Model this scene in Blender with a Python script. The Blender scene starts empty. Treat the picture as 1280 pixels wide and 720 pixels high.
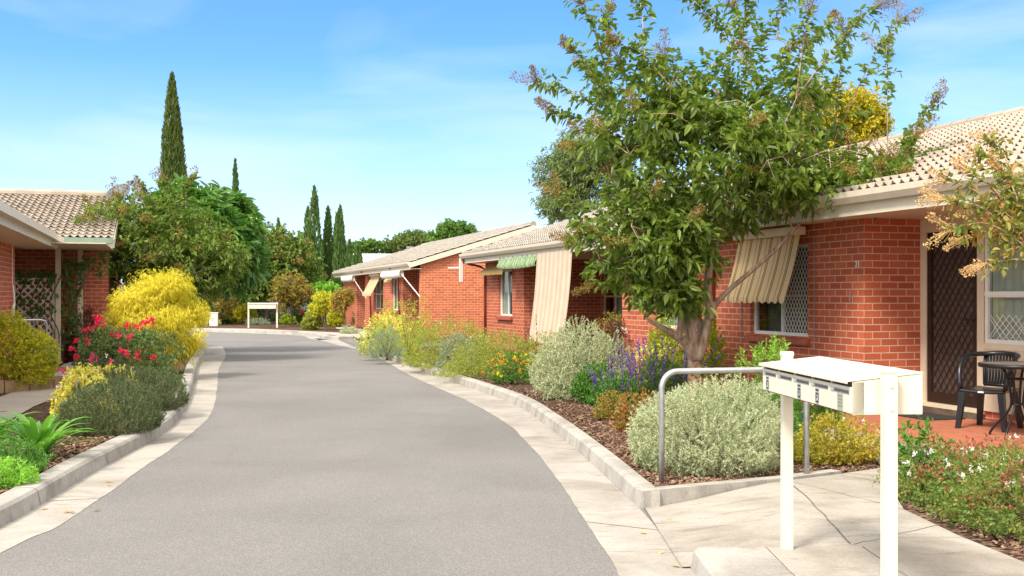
import bpy, bmesh, math, random
import numpy as np
from mathutils import Vector, Matrix
R = math.radians
rng = np.random.default_rng(7)
random.seed(7)
sc = bpy.context.scene
COL = sc.collection

# ------------------------------------------------------------------ frame of the place
EYE, F, HZ = 1.55, 1383.0, 370.0
CT, ST = 0.954, 0.2998
ROT = math.atan2(ST, CT)
def ab(b, s, z=0.0):                       # street frame (b across, s along) -> world
    return Vector((-ST*s + CT*b, CT*s + ST*b, z))
def g(px, py, z=0.12):                     # survey: a spot on level ground
    t = (EYE - z)*F/(py - HZ)
    return Vector(((px - 640)/F*t, t, z))
def at(px, py, Y):
    return Vector(((px - 640)/F*Y, Y, EYE + (HZ - py)/F*Y))

# ------------------------------------------------------------------ materials
def newmat(name):
    m = bpy.data.materials.new(name); m.use_nodes = True
    nt = m.node_tree
    return m, nt, nt.nodes['Principled BSDF']
def N(nt, t, **kw):
    n = nt.nodes.new(t)
    for k, v in kw.items(): setattr(n, k, v)
    return n
def L(nt, a, b): nt.links.new(a, b)
def c4(c): return (c[0], c[1], c[2], 1)
def ramp(nt, fac, stops, interp='LINEAR'):
    r = N(nt, 'ShaderNodeValToRGB'); r.color_ramp.interpolation = interp
    e = r.color_ramp.elements
    while len(e) < len(stops): e.new(0.5)
    for x, (p, c) in zip(e, stops): x.position = p; x.color = c4(c)
    L(nt, fac, r.inputs[0]); return r.outputs[0]
def math_(nt, op, a, b=None, c=None):
    n = N(nt, 'ShaderNodeMath', operation=op)
    for i, v in enumerate((a, b, c)):
        if v is None: continue
        if isinstance(v, (int, float)): n.inputs[i].default_value = v
        else: L(nt, v, n.inputs[i])
    return n.outputs[0]
def noise(nt, vec, scale, detail=4, rough=.55, dist=0):
    n = N(nt, 'ShaderNodeTexNoise'); n.inputs['Scale'].default_value = scale
    n.inputs['Detail'].default_value = detail; n.inputs['Roughness'].default_value = rough
    n.inputs['Distortion'].default_value = dist
    if vec is not None: L(nt, vec, n.inputs['Vector'])
    return n.outputs[0]
def mixc(nt, fac, a, b, blend='MIX'):
    n = N(nt, 'ShaderNodeMix', data_type='RGBA', blend_type=blend)
    for i, v in ((0, fac), (6, a), (7, b)):
        if isinstance(v, (int, float)): n.inputs[i].default_value = v
        elif isinstance(v, tuple): n.inputs[i].default_value = c4(v)
        else: L(nt, v, n.inputs[i])
    return n.outputs[2]
def bump(nt, h, strength, dist, bsdf):
    b = N(nt, 'ShaderNodeBump'); b.inputs['Strength'].default_value = strength
    b.inputs['Distance'].default_value = dist
    L(nt, h, b.inputs['Height']); L(nt, b.outputs[0], bsdf.inputs['Normal'])
def coords(nt, which='Object'): return N(nt, 'ShaderNodeTexCoord').outputs[which]
def setin(b, **kw):
    for k, v in kw.items():
        b.inputs[k.replace('_', ' ')].default_value = c4(v) if isinstance(v, tuple) else v

def plain(name, col, rough=.5, metal=0, var=.12, scale=6, bmp=0.0, spec=.4):
    m, nt, b = newmat(name)
    setin(b, Roughness=rough, Metallic=metal); b.inputs['Specular IOR Level'].default_value = spec
    co = coords(nt)
    n = noise(nt, co, scale, 5)
    lo = tuple(x*(1-var) for x in col); hi = tuple(min(1, x*(1+var)) for x in col)
    L(nt, ramp(nt, n, [(.3, lo), (.7, hi)]), b.inputs['Base Color'])
    if bmp: bump(nt, noise(nt, co, scale*12, 4), bmp, .004, b)
    return m

def leafmat(name, cols, trans=.3, rough=.5, spec=.35, patch=.35, lift=1.4):
    cols = [tuple(min(.82, x*lift) for x in c) for c in cols]
    m, nt, b = newmat(name)
    r = N(nt, 'ShaderNodeNewGeometry').outputs['Random Per Island']
    n = noise(nt, coords(nt), 2.6, 2)
    f = math_(nt, 'ADD', math_(nt, 'MULTIPLY', r, 1-patch),
              math_(nt, 'MULTIPLY', math_(nt, 'SUBTRACT', math_(nt, 'MULTIPLY', n, 2.2), .6), patch))
    k = len(cols) - 1
    col = ramp(nt, f, [(i/k if k else 0, c) for i, c in enumerate(cols)])
    L(nt, col, b.inputs['Base Color']); setin(b, Roughness=rough)
    b.inputs['Specular IOR Level'].default_value = spec
    t = N(nt, 'ShaderNodeBsdfTranslucent')
    L(nt, mixc(nt, 1.0, col, (1.35, 1.5, .75), 'MULTIPLY'), t.inputs['Color'])
    mx = N(nt, 'ShaderNodeMixShader'); mx.inputs[0].default_value = trans
    L(nt, b.outputs[0], mx.inputs[1]); L(nt, t.outputs[0], mx.inputs[2])
    L(nt, mx.outputs[0], nt.nodes['Material Output'].inputs['Surface'])
    return m

def barkmat(name, a, c):
    m, nt, b = newmat(name); setin(b, Roughness=.8)
    mp = N(nt, 'ShaderNodeMapping'); mp.inputs['Scale'].default_value = (9, 9, 2.2)
    L(nt, coords(nt), mp.inputs[0])
    n = noise(nt, mp.outputs[0], 2.0, 6, .6)
    L(nt, ramp(nt, n, [(.35, a), (.62, c)]), b.inputs['Base Color'])
    bump(nt, n, .5, .01, b); return m

def brickmat(name, c1, c2, mortar):
    m, nt, b = newmat(name); setin(b, Roughness=.85); b.inputs['Specular IOR Level'].default_value = .2
    co = coords(nt); sp = N(nt, 'ShaderNodeSeparateXYZ'); L(nt, co, sp.inputs[0])
    cb = N(nt, 'ShaderNodeCombineXYZ')
    L(nt, math_(nt, 'ADD', sp.outputs[0], sp.outputs[1]), cb.inputs[0]); L(nt, sp.outputs[2], cb.inputs[1])
    br = N(nt, 'ShaderNodeTexBrick'); br.offset = .5
    L(nt, cb.outputs[0], br.inputs['Vector'])
    for k, v in (('Scale', 1), ('Mortar Size', .0065), ('Mortar Smooth', .15), ('Bias', 0), ('Brick Width', .24), ('Row Height', .086)):
        br.inputs[k].default_value = v
    setin(br, Color1=c1, Color2=c2, Mortar=mortar)
    big = noise(nt, co, .9, 3); fine = noise(nt, co, 60, 3)
    col = mixc(nt, math_(nt, 'MULTIPLY', big, .5), br.outputs[0], mixc(nt, .5, br.outputs[0], (.40, .19, .13)))
    col = mixc(nt, .22, col, ramp(nt, fine, [(.3, (.25, .25, .25)), (.7, (.9, .9, .9))]), 'OVERLAY')
    L(nt, col, b.inputs['Base Color'])
    h = math_(nt, 'SUBTRACT', math_(nt, 'MULTIPLY', fine, .25), br.outputs['Fac'])
    bump(nt, h, .7, .006, b); return m

def concretemat(name, base, stain, joint=None, stain_amt=.7, scale=1.3):
    m, nt, b = newmat(name); setin(b, Roughness=.85); b.inputs['Specular IOR Level'].default_value = .2
    co = coords(nt)
    a = noise(nt, co, scale, 7, .62, .6); f = noise(nt, co, 55, 4, .7)
    col = mixc(nt, math_(nt, 'MULTIPLY', ramp(nt, a, [(.42, (0, 0, 0)), (.70, (1, 1, 1))]), stain_amt), base, stain)
    st = N(nt, 'ShaderNodeMapping'); st.inputs['Scale'].default_value = (1.2, 5.5, 1)
    st.inputs['Rotation'].default_value = (0, 0, R(-24)); L(nt, co, st.inputs[0])
    sn = noise(nt, st.outputs[0], 1.6, 7, .7, .9)
    col = mixc(nt, math_(nt, 'MULTIPLY', ramp(nt, sn, [(.54, (0, 0, 0)), (.72, (1, 1, 1))]), stain_amt*.75), col, tuple(x*.55 for x in stain))
    col = mixc(nt, .28, col, ramp(nt, f, [(.25, (.2, .2, .2)), (.75, (.85, .85, .85))]), 'OVERLAY')
    L(nt, col, b.inputs['Base Color']); bump(nt, f, .35, .004, b); return m

def asphaltmat():
    m, nt, b = newmat('asphalt'); setin(b, Roughness=.9); b.inputs['Specular IOR Level'].default_value = .25
    co = coords(nt)
    v = N(nt, 'ShaderNodeTexVoronoi'); v.inputs['Scale'].default_value = 95; L(nt, co, v.inputs['Vector'])
    a = noise(nt, co, .45, 6, .6, .4); f = noise(nt, co, 140, 3, .7)
    base = ramp(nt, a, [(.30, (.135, .128, .120)), (.5, (.153, .146, .137)), (.70, (.171, .163, .153))])
    mp = N(nt, 'ShaderNodeMapping'); mp.inputs['Scale'].default_value = (1.5, .16, 1)
    mp.inputs['Rotation'].default_value = (0, 0, R(9)); L(nt, co, mp.inputs[0])
    tr = noise(nt, mp.outputs[0], 1.0, 4, .55, .3)
    base = mixc(nt, math_(nt, 'MULTIPLY', ramp(nt, tr, [(.52, (0, 0, 0)), (.75, (1, 1, 1))]), .22), base, (.122, .115, .107))
    spk = ramp(nt, math_(nt, 'ADD', math_(nt, 'MULTIPLY', v.outputs['Distance'], .6), math_(nt, 'MULTIPLY', f, .6)),
               [(.30, (.12, .12, .12)), (.5, (.5, .5, .5)), (.75, (.95, .95, .95))])
    L(nt, mixc(nt, .42, base, spk, 'OVERLAY'), b.inputs['Base Color'])
    bump(nt, math_(nt, 'ADD', f, v.outputs['Distance']), .45, .006, b); return m

def mulchmat(name):
    m, nt, b = newmat(name); setin(b, Roughness=.95); b.inputs['Specular IOR Level'].default_value = .1
    co = coords(nt)
    v = N(nt, 'ShaderNodeTexVoronoi'); v.inputs['Scale'].default_value = 26
    mp = N(nt, 'ShaderNodeMapping'); mp.inputs['Scale'].default_value = (1, 1.9, 1); mp.inputs['Rotation'].default_value = (0, 0, .5)
    L(nt, co, mp.inputs[0]); L(nt, mp.outputs[0], v.inputs['Vector'])
    sp = N(nt, 'ShaderNodeSeparateColor'); L(nt, v.outputs['Color'], sp.inputs[0])
    L(nt, ramp(nt, sp.outputs[0], [(0, (.024, .014, .010)), (.35, (.06, .034, .024)), (.7, (.12, .072, .05)), (1, (.24, .165, .11))]), b.inputs['Base Color'])
    bump(nt, v.outputs['Distance'], .8, .02, b); return m

def stripemat(name, base, stripes, period, axis=1, rough=.8):
    m, nt, b = newmat(name); setin(b, Roughness=rough); b.inputs['Specular IOR Level'].default_value = .15
    co = coords(nt); sp = N(nt, 'ShaderNodeSeparateXYZ'); L(nt, co, sp.inputs[0])
    fr = math_(nt, 'FRACT', math_(nt, 'DIVIDE', math_(nt, 'ADD', sp.outputs[axis], 50.0), period))
    stops = [(0, base)]
    for (p0, p1, c) in stripes: stops += [(p0, c), (p1, base)]
    col = ramp(nt, fr, stops, 'CONSTANT')
    n = noise(nt, co, 3, 4)
    L(nt, mixc(nt, .25, col, ramp(nt, n, [(.3, (.35, .35, .35)), (.7, (.7, .7, .7))]), 'OVERLAY'), b.inputs['Base Color'])
    t = N(nt, 'ShaderNodeBsdfTranslucent'); L(nt, col, t.inputs['Color'])
    mx = N(nt, 'ShaderNodeMixShader'); mx.inputs[0].default_value = .2
    L(nt, b.outputs[0], mx.inputs[1]); L(nt, t.outputs[0], mx.inputs[2])
    L(nt, mx.outputs[0], nt.nodes['Material Output'].inputs['Surface']); return m

def glassmat():
    m, nt, b = newmat('window_glass')
    tr = N(nt, 'ShaderNodeBsdfTransparent'); tr.inputs[0].default_value = (.78, .82, .80, 1)
    gl = N(nt, 'ShaderNodeBsdfGlossy'); gl.inputs['Roughness'].default_value = .02
    fr = N(nt, 'ShaderNodeLayerWeight')
    mx = N(nt, 'ShaderNodeMixShader')
    L(nt, math_(nt, 'ADD', math_(nt, 'MULTIPLY', math_(nt, 'POWER', fr.outputs[1], 4.0), .55), .05), mx.inputs[0])
    L(nt, tr.outputs[0], mx.inputs[1]); L(nt, gl.outputs[0], mx.inputs[2])
    L(nt, mx.outputs[0], nt.nodes['Material Output'].inputs['Surface']); return m

def tilemat(name, cols):
    m, nt, b = newmat(name); setin(b, Roughness=.85); b.inputs['Specular IOR Level'].default_value = .2
    r = N(nt, 'ShaderNodeNewGeometry').outputs['Random Per Island']
    co = coords(nt); n = noise(nt, co, 2.2, 6, .65); f = noise(nt, co, 45, 4, .7)
    k = len(cols)-1
    c = ramp(nt, math_(nt, 'ADD', math_(nt, 'MULTIPLY', r, .55), math_(nt, 'MULTIPLY', n, .45)), [(i/k, x) for i, x in enumerate(cols)])
    c = mixc(nt, .3, c, ramp(nt, f, [(.25, (.2, .2, .2)), (.75, (.8, .8, .8))]), 'OVERLAY')
    L(nt, c, b.inputs['Base Color']); bump(nt, f, .3, .004, b); return m

M = {}
M['brick'] = brickmat('red_brick', (.50, .115, .050), (.345, .064, .030), (.60, .40, .27))
M['brick2'] = brickmat('orange_brick', (.60, .155, .055), (.43, .090, .033), (.62, .42, .28))
M['sill'] = plain('sill_brick', (.33, .085, .045), .85, var=.3, scale=14, bmp=.4)
M['cream'] = plain('cream_paint', (.66, .55, .40), .5, var=.05)
M['fascia'] = plain('fascia_paint', (.66, .59, .47), .45, var=.06)
M['tile'] = tilemat('concrete_roof_tile', [(.27, .22, .17), (.36, .30, .24), (.45, .38, .31)])
M['tilefar'] = tilemat('weathered_roof_tile', [(.25, .225, .195), (.32, .29, .25), (.40, .36, .31)])
M['white'] = plain('white_frame_paint', (.74, .73, .68), .4, var=.05)
M['letter'] = plain('cream_powder_coat', (.68, .63, .505), .35, var=.06, scale=5)
M['grey'] = plain('aluminium_grey', (.30, .31, .30), .45, .6)
M['galv'] = plain('galvanised_steel', (.45, .46, .46), .42, .75, var=.18, scale=18)
M['dark'] = plain('dark_brown_steel', (.028, .017, .012), .45, .1)
M['brownmesh'] = plain('brown_fly_mesh', (.085, .060, .045), .7)
M['black'] = plain('black_plastic', (.012, .013, .015), .32, spec=.5)
M['blackmetal'] = plain('black_tube', (.016, .015, .014), .4, .3)
M['tabletop'] = plain('grey_tabletop', (.16, .13, .10), .35)
M['pipe'] = plain('red_brown_pipe', (.19, .028, .016), .45)
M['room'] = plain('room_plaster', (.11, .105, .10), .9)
M['curtain'] = plain('net_curtain', (.76, .74, .66), .9)
M['purple_cloth'] = plain('purple_curtain', (.13, .09, .16), .9)
M['glass'] = glassmat()
M['asphalt'] = asphaltmat()
M['concrete'] = concretemat('path_concrete', (.345, .315, .272), (.19, .16, .125), stain_amt=.85)
M['kerbc'] = concretemat('kerb_concrete', (.375, .352, .315), (.20, .18, .155), stain_amt=.8, scale=2.2)
M['gutterc'] = concretemat('gutter_concrete', (.36, .332, .292), (.205, .175, .14), stain_amt=.75)
M['farpath'] = concretemat('pale_path', (.39, .36, .31), (.27, .24, .19), stain_amt=.4)
M['mulch'] = mulchmat('bark_mulch')
M['joint'] = plain('joint_dirt', (.13, .10, .075), .95, var=.4, scale=9)
M['rust'] = plain('rusty_steel', (.2, .08, .04), .8)
M['soil'] = plain('dry_soil', (.16, .13, .08), .95, var=.3, scale=.4)
M['pavers'] = brickmat('red_pavers', (.42, .105, .05), (.35, .085, .042), (.36, .20, .13))
M['timber'] = plain('pale_timber', (.36, .24, .13), .8, var=.2, scale=10)
M['lattice'] = plain('cream_lattice', (.82, .76, .63), .6)
M['fence'] = plain('grey_fence', (.13, .15, .18), .7)
M['shedroof'] = plain('white_sheet_roof', (.80, .82, .83), .4)
M['ink'] = plain('printed_ink', (.05, .05, .055), .6)
M['inkgrey'] = plain('printed_grey', (.22, .22, .22), .6)
M['sticker'] = plain('sticker_paper', (.42, .43, .42), .6)
M['stickergreen'] = plain('sticker_green', (.33, .35, .25), .6)
M['terracotta'] = plain('terracotta', (.40, .15, .08), .8)
M['dish'] = plain('dish_grey', (.095, .115, .14), .5)
M['concretedark'] = plain('step_stone_slot_shade', (.10, .075, .055), .9, var=.4, scale=14)
M['matfibre'] = plain('door_mat_fibre', (.03, .028, .026), .95, var=.3, scale=80)
M['awn_tan'] = stripemat('tan_striped_canvas', (.80, .59, .31), [(.08, .15, (.20, .075, .03)), (.21, .28, (.20, .075, .03)), (.55, .61, (.42, .24, .10))], .27)
M['awn_white'] = stripemat('white_canvas', (.74, .71, .64), [(.45, .5, (.55, .50, .42))], .25)
M['awn_green'] = stripemat('green_striped_canvas', (.40, .52, .30), [(.2, .45, (.16, .30, .13)), (.7, .8, (.22, .36, .17))], .12)
M['awn_plain'] = stripemat('plain_tan_canvas', (.62, .47, .27), [(.45, .5, (.5, .36, .2))], .3)
M['awn_yellow'] = stripemat('yellow_canvas', (.60, .42, .16), [(.3, .5, (.38, .22, .08))], .15)
M['blind'] = stripemat('beige_striped_canvas', (.68, .57, .43), [(.05, .12, (.50, .37, .26)), (.20, .38, (.55, .43, .32)), (.46, .53, (.50, .37, .26))], .28)
M['bark'] = barkmat('smooth_myrtle_bark', (.24, .125, .075), (.48, .37, .28))
M['barkdark'] = barkmat('dark_bark', (.06, .04, .028), (.15, .11, .08))
M['stem'] = plain('green_brown_stem', (.12, .085, .045), .8)

# ------------------------------------------------------------------ mesh builder
class MB:
    def __init__(s, off=(0, 0, 0)): s.V = []; s.Fq = []; s.Ft = []; s.n = 0; s.mq = []; s.mt = []; s.off = np.array(off, float)
    def add(s, V, quads=None, tris=None, m=0):
        V = np.asarray(V, float).reshape(-1, 3); s.V.append(V)
        if quads is not None and len(quads):
            q = np.asarray(quads, int).reshape(-1, 4) + s.n; s.Fq.append(q); s.mq.append(np.full(len(q), m))
        if tris is not None and len(tris):
            q = np.asarray(tris, int).reshape(-1, 3) + s.n; s.Ft.append(q); s.mt.append(np.full(len(q), m))
        s.n += len(V); return s
    def box(s, x0, x1, y0, y1, z0, z1, m=0, bev=0):
        if bev:
            bm = bmesh.new(); bmesh.ops.create_cube(bm, size=1)
            for v in bm.verts: v.co = Vector(((x0+x1)/2+v.co.x*(x1-x0), (y0+y1)/2+v.co.y*(y1-y0), (z0+z1)/2+v.co.z*(z1-z0)))
            bmesh.ops.bevel(bm, geom=bm.edges[:], offset=bev, segments=2, affect='EDGES', profile=.6)
            return s.bm(bm, m)
        V = [(x, y, z) for z in (z0, z1) for x, y in ((x0, y0), (x1, y0), (x1, y1), (x0, y1))]
        return s.add(V, [(0, 3, 2, 1), (4, 5, 6, 7), (0, 1, 5, 4), (1, 2, 6, 5), (2, 3, 7, 6), (3, 0, 4, 7)], m=m)
    def bm(s, bm, m=0):
        bmesh.ops.triangulate(bm, faces=[f for f in bm.faces if len(f.verts) > 4])
        bm.verts.index_update(); V = [v.co[:] for v in bm.verts]
        s.add(V, [[v.index for v in f.verts] for f in bm.faces if len(f.verts) == 4],
              [[v.index for v in f.verts] for f in bm.faces if len(f.verts) == 3], m); bm.free(); return s
    def hexa(s, b, t, m=0):                  # 4 bottom pts, 4 top pts
        return s.add(list(b)+list(t), [(0, 3, 2, 1), (4, 5, 6, 7), (0, 1, 5, 4), (1, 2, 6, 5), (2, 3, 7, 6), (3, 0, 4, 7)], m=m)
    def prism(s, poly, vec, m=0):            # polygon (convex or not) swept along vec
        bm = bmesh.new(); f = bm.faces.new([bm.verts.new(p) for p in poly])
        r = bmesh.ops.extrude_face_region(bm, geom=[f])
        for v in r['geom']:
            if isinstance(v, bmesh.types.BMVert): v.co += Vector(vec)
        bmesh.ops.recalc_face_normals(bm, faces=bm.faces[:])
        return s.bm(bm, m)
    def tube(s, pts, rad, sides=8, m=0, cap=True):
        P = [Vector(p) for p in pts]; n = len(P)
        rad = [rad]*n if isinstance(rad, (int, float)) else rad
        V = []; up = None
        for i in range(n):
            d = (P[min(i+1, n-1)] - P[max(i-1, 0)]).normalized()
            if up is None: up = d.orthogonal().normalized()
            else:
                up = up - d*up.dot(d)
                up = up.normalized() if up.length > 1e-5 else d.orthogonal().normalized()
            w = d.cross(up)
            for k in range(sides):
                a = 2*math.pi*k/sides; V.append(P[i] + (up*math.cos(a) + w*math.sin(a))*rad[i])
        Q = [(i*sides+k, i*sides+(k+1) % sides, (i+1)*sides+(k+1) % sides, (i+1)*sides+k) for i in range(n-1) for k in range(sides)]
        T = []
        if cap:
            a = len(V); V += [P[0], P[-1]]
            T = [(a, (k+1) % sides, k) for k in range(sides)] + [(a+1, (n-1)*sides+k, (n-1)*sides+(k+1) % sides) for k in range(sides)]
        return s.add([tuple(v) for v in V], Q, T, m)
    def lathe(s, prof, sides=24, m=0, c=(0, 0, 0)):
        V = [(c[0]+r*math.cos(2*math.pi*k/sides), c[1]+r*math.sin(2*math.pi*k/sides), c[2]+z) for r, z in prof for k in range(sides)]
        Q = [(i*sides+k, i*sides+(k+1) % sides, (i+1)*sides+(k+1) % sides, (i+1)*sides+k) for i in range(len(prof)-1) for k in range(sides)]
        return s.add(V, Q, m=m)
    def build(s, name, mats, parent=None, smooth=False, loc=None):
        me = bpy.data.meshes.new(name)
        V = np.concatenate(s.V) - s.off if s.V else np.zeros((0, 3))
        Q = np.concatenate(s.Fq) if s.Fq else np.zeros((0, 4), int); T = np.concatenate(s.Ft) if s.Ft else np.zeros((0, 3), int)
        me.vertices.add(len(V)); me.vertices.foreach_set('co', V.astype(np.float32).ravel())
        nl = Q.size + T.size; me.loops.add(nl)
        me.loops.foreach_set('vertex_index', np.concatenate([Q.ravel(), T.ravel()]).astype(np.int32))
        me.polygons.add(len(Q)+len(T))
        st = np.concatenate([np.arange(len(Q))*4, Q.size + np.arange(len(T))*3]).astype(np.int32)
        me.polygons.foreach_set('loop_start', st)
        mi = np.concatenate(([*s.mq] if s.mq else []) + ([*s.mt] if s.mt else [])) if (s.mq or s.mt) else np.zeros(0)
        me.polygons.foreach_set('material_index', mi.astype(np.int32))
        me.polygons.foreach_set('use_smooth', np.full(len(Q)+len(T), smooth))
        me.update(calc_edges=True); me.validate()
        for m in (mats if isinstance(mats, (list, tuple)) else [mats]): me.materials.append(m)
        o = bpy.data.objects.new(name, me); COL.objects.link(o)
        if parent is not None: o.parent = parent
        if loc is not None: o.location = loc
        return o
def tag(o, label=None, cat=None, group=None, kind=None):
    for k, v in (('label', label), ('category', cat), ('group', group), ('kind', kind)):
        if v: o[k] = v
    return o
def thing(name, label, cat, loc, rz=0, group=None):
    o = bpy.data.objects.new(name, None); COL.objects.link(o)
    o.location = loc; o.rotation_euler = (0, 0, rz); o.empty_display_size = .2
    return tag(o, label, cat, group)
def catmull(pts, n=8):
    P = [np.array(p, float) for p in pts]; out = []
    for i in range(len(P)-1):
        p0 = P[i-1] if i else 2*P[0]-P[1]; p3 = P[i+2] if i+2 < len(P) else 2*P[-1]-P[-2]
        p1, p2 = P[i], P[i+1]
        for k in range(n):
            t = k/n
            out.append(.5*((2*p1)+(-p0+p2)*t+(2*p0-5*p1+4*p2-p3)*t*t+(-p0+3*p1-3*p2+p3)*t**3))
    out.append(P[-1]); return out
def text_mesh(mb, txt, size, mtx, m=0, depth=.004):
    cu = bpy.data.curves.new('lettering', 'FONT'); cu.body = txt; cu.size = size; cu.align_x = 'CENTER'; cu.align_y = 'CENTER'; cu.extrude = depth
    ob = bpy.data.objects.new('lettering', cu); COL.objects.link(ob)
    bpy.context.view_layer.update()
    me = bpy.data.meshes.new_from_object(ob.evaluated_get(bpy.context.evaluated_depsgraph_get()))
    bm = bmesh.new(); bm.from_mesh(me); bm.transform(mtx); mb.bm(bm, m)
    bpy.data.objects.remove(ob); bpy.data.meshes.remove(me); bpy.data.curves.remove(cu)

# ------------------------------------------------------------------ leaves
def unit(a): return a/np.maximum(np.linalg.norm(a, axis=-1, keepdims=True), 1e-9)
def rdir(n): return unit(rng.normal(size=(n, 3)))
def perp(D):
    return unit(np.cross(D, rdir(len(D))))
def put_leaves(mb, P, D, L_, W_, Nn=None, shape='oval', fold=.18, droop=0.0, m=0):
    n = len(P)
    if n == 0: return
    L_ = np.broadcast_to(L_, (n,))[:, None]; W_ = np.broadcast_to(W_, (n,))[:, None]
    D = unit(D)
    S = perp(D) if Nn is None else unit(np.cross(D, Nn) + 1e-6)
    U = np.cross(S, D)
    if shape == 'diamond': T = [(0, 0, 0), (.45, .5, 0), (1, 0, 0), (.45, -.5, 0)]; Q = [(0, 1, 2, 3)]
    elif shape == 'tri': T = [(0, .35, 0), (.1, -.35, 0), (1, 0, 0)]; Q = None
    elif shape == 'needle': T = [(0, .5, 0), (0, -.5, 0), (1, -.18, 0), (1, .18, 0)]; Q = [(0, 1, 2, 3)]
    else: T = [(0, 0, 0), (.28, .48, fold), (.68, .40, fold), (1, 0, 0), (.68, -.40, fold), (.28, -.48, fold)]; Q = [(0, 3, 2, 1), (0, 5, 4, 3)]
    k = len(T); V = np.empty((n, k, 3))
    for i, (x, y, z) in enumerate(T):
        V[:, i] = P + D*L_*x + S*W_*y + U*W_*z
        if droop: V[:, i, 2] -= (droop*L_[:, 0]*x*x)
    base = (np.arange(n)*k)[:, None, None]
    if Q is None: mb.add(V.reshape(-1, 3), None, (base + np.array([[0, 1, 2]])[None]).reshape(-1, 3), m)
    else: mb.add(V.reshape(-1, 3), (base + np.array(Q)[None]).reshape(-1, 4), None, m)
def twigs(mb, A, B, per, L_, W_, tilt=50, shape='oval', jit=.3, start=.1, droop=0, up=.0, sizevar=.3, fold=.18, m=0, flat=False):
    """leaves set along straight twigs A->B"""
    n = len(A)
    u = start + (1-start)*rng.random((n, per))
    P = A[:, None] + (B-A)[:, None]*u[..., None]
    T = unit(B-A)[:, None].repeat(per, 1).reshape(-1, 3)
    P = P.reshape(-1, 3); tl = np.radians(tilt)*(1+jit*rng.normal(size=len(P)))
    D = T*np.cos(tl)[:, None] + perp(T)*np.sin(tl)[:, None]
    D[:, 2] += up
    sz = 1+sizevar*rng.normal(size=len(P)).clip(-1.5, 1.5)
    Nn = None
    if flat: Nn = unit(np.array([0, 0, 1.]) + .55*rng.normal(size=(len(P), 3)))
    put_leaves(mb, P, D, L_*sz, W_*sz, Nn, shape, fold, droop, m)
class Lumps:
    def __init__(s, k, amt):
        s.d = rdir(k); s.a = amt*rng.normal(size=k); s.w = 6+10*rng.random(k)
    def __call__(s, D): return 1 + (np.exp(s.w*(D@s.d.T-1))*s.a).sum(1).clip(-.5, .5)
def dome(n, rx, ry, h, cz=.3, low=-.8, lump=.2, shell=.75, k=22, flatten=1.0):
    """points through a lumpy dome: returns tips, outward directions"""
    D = rdir(n*2); D = D[D[:, 2] > low][:n]
    r = np.where(rng.random(len(D)) < shell, .86+.16*rng.random(len(D)), .35+.5*rng.random(len(D)))
    r = r*Lumps(k, lump)(D)
    zr = np.where(D[:, 2] > 0, h*(1-cz), h*cz*1.05)
    hx = np.linalg.norm(D[:, :2], axis=1); hs_ = np.where(D[:, 2] < 0, hx**.45/np.maximum(hx, 1e-6), 1)
    P = np.stack([D[:, 0]*rx*r*hs_, D[:, 1]*ry*r*hs_, cz*h + D[:, 2]*zr*r], 1)
    P[:, 2] = np.maximum(P[:, 2], .02)
    return P, unit(D*np.array([1/rx, 1/ry, 1/h])*h)
def stems(mb, n, rx, ry, h, r=.008, spread=.6):
    for i in range(n):
        a = rng.random()*6.28; q = spread*(.3+.7*rng.random())
        x, y = math.cos(a)*rx*q, math.sin(a)*ry*q; z = h*(.5+.35*rng.random())
        mb.tube([(x*.06, y*.06, -.02), (x*.4, y*.4, z*.45), (x, y, z)], [r*1.4, r, r*.4], 5)
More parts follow.
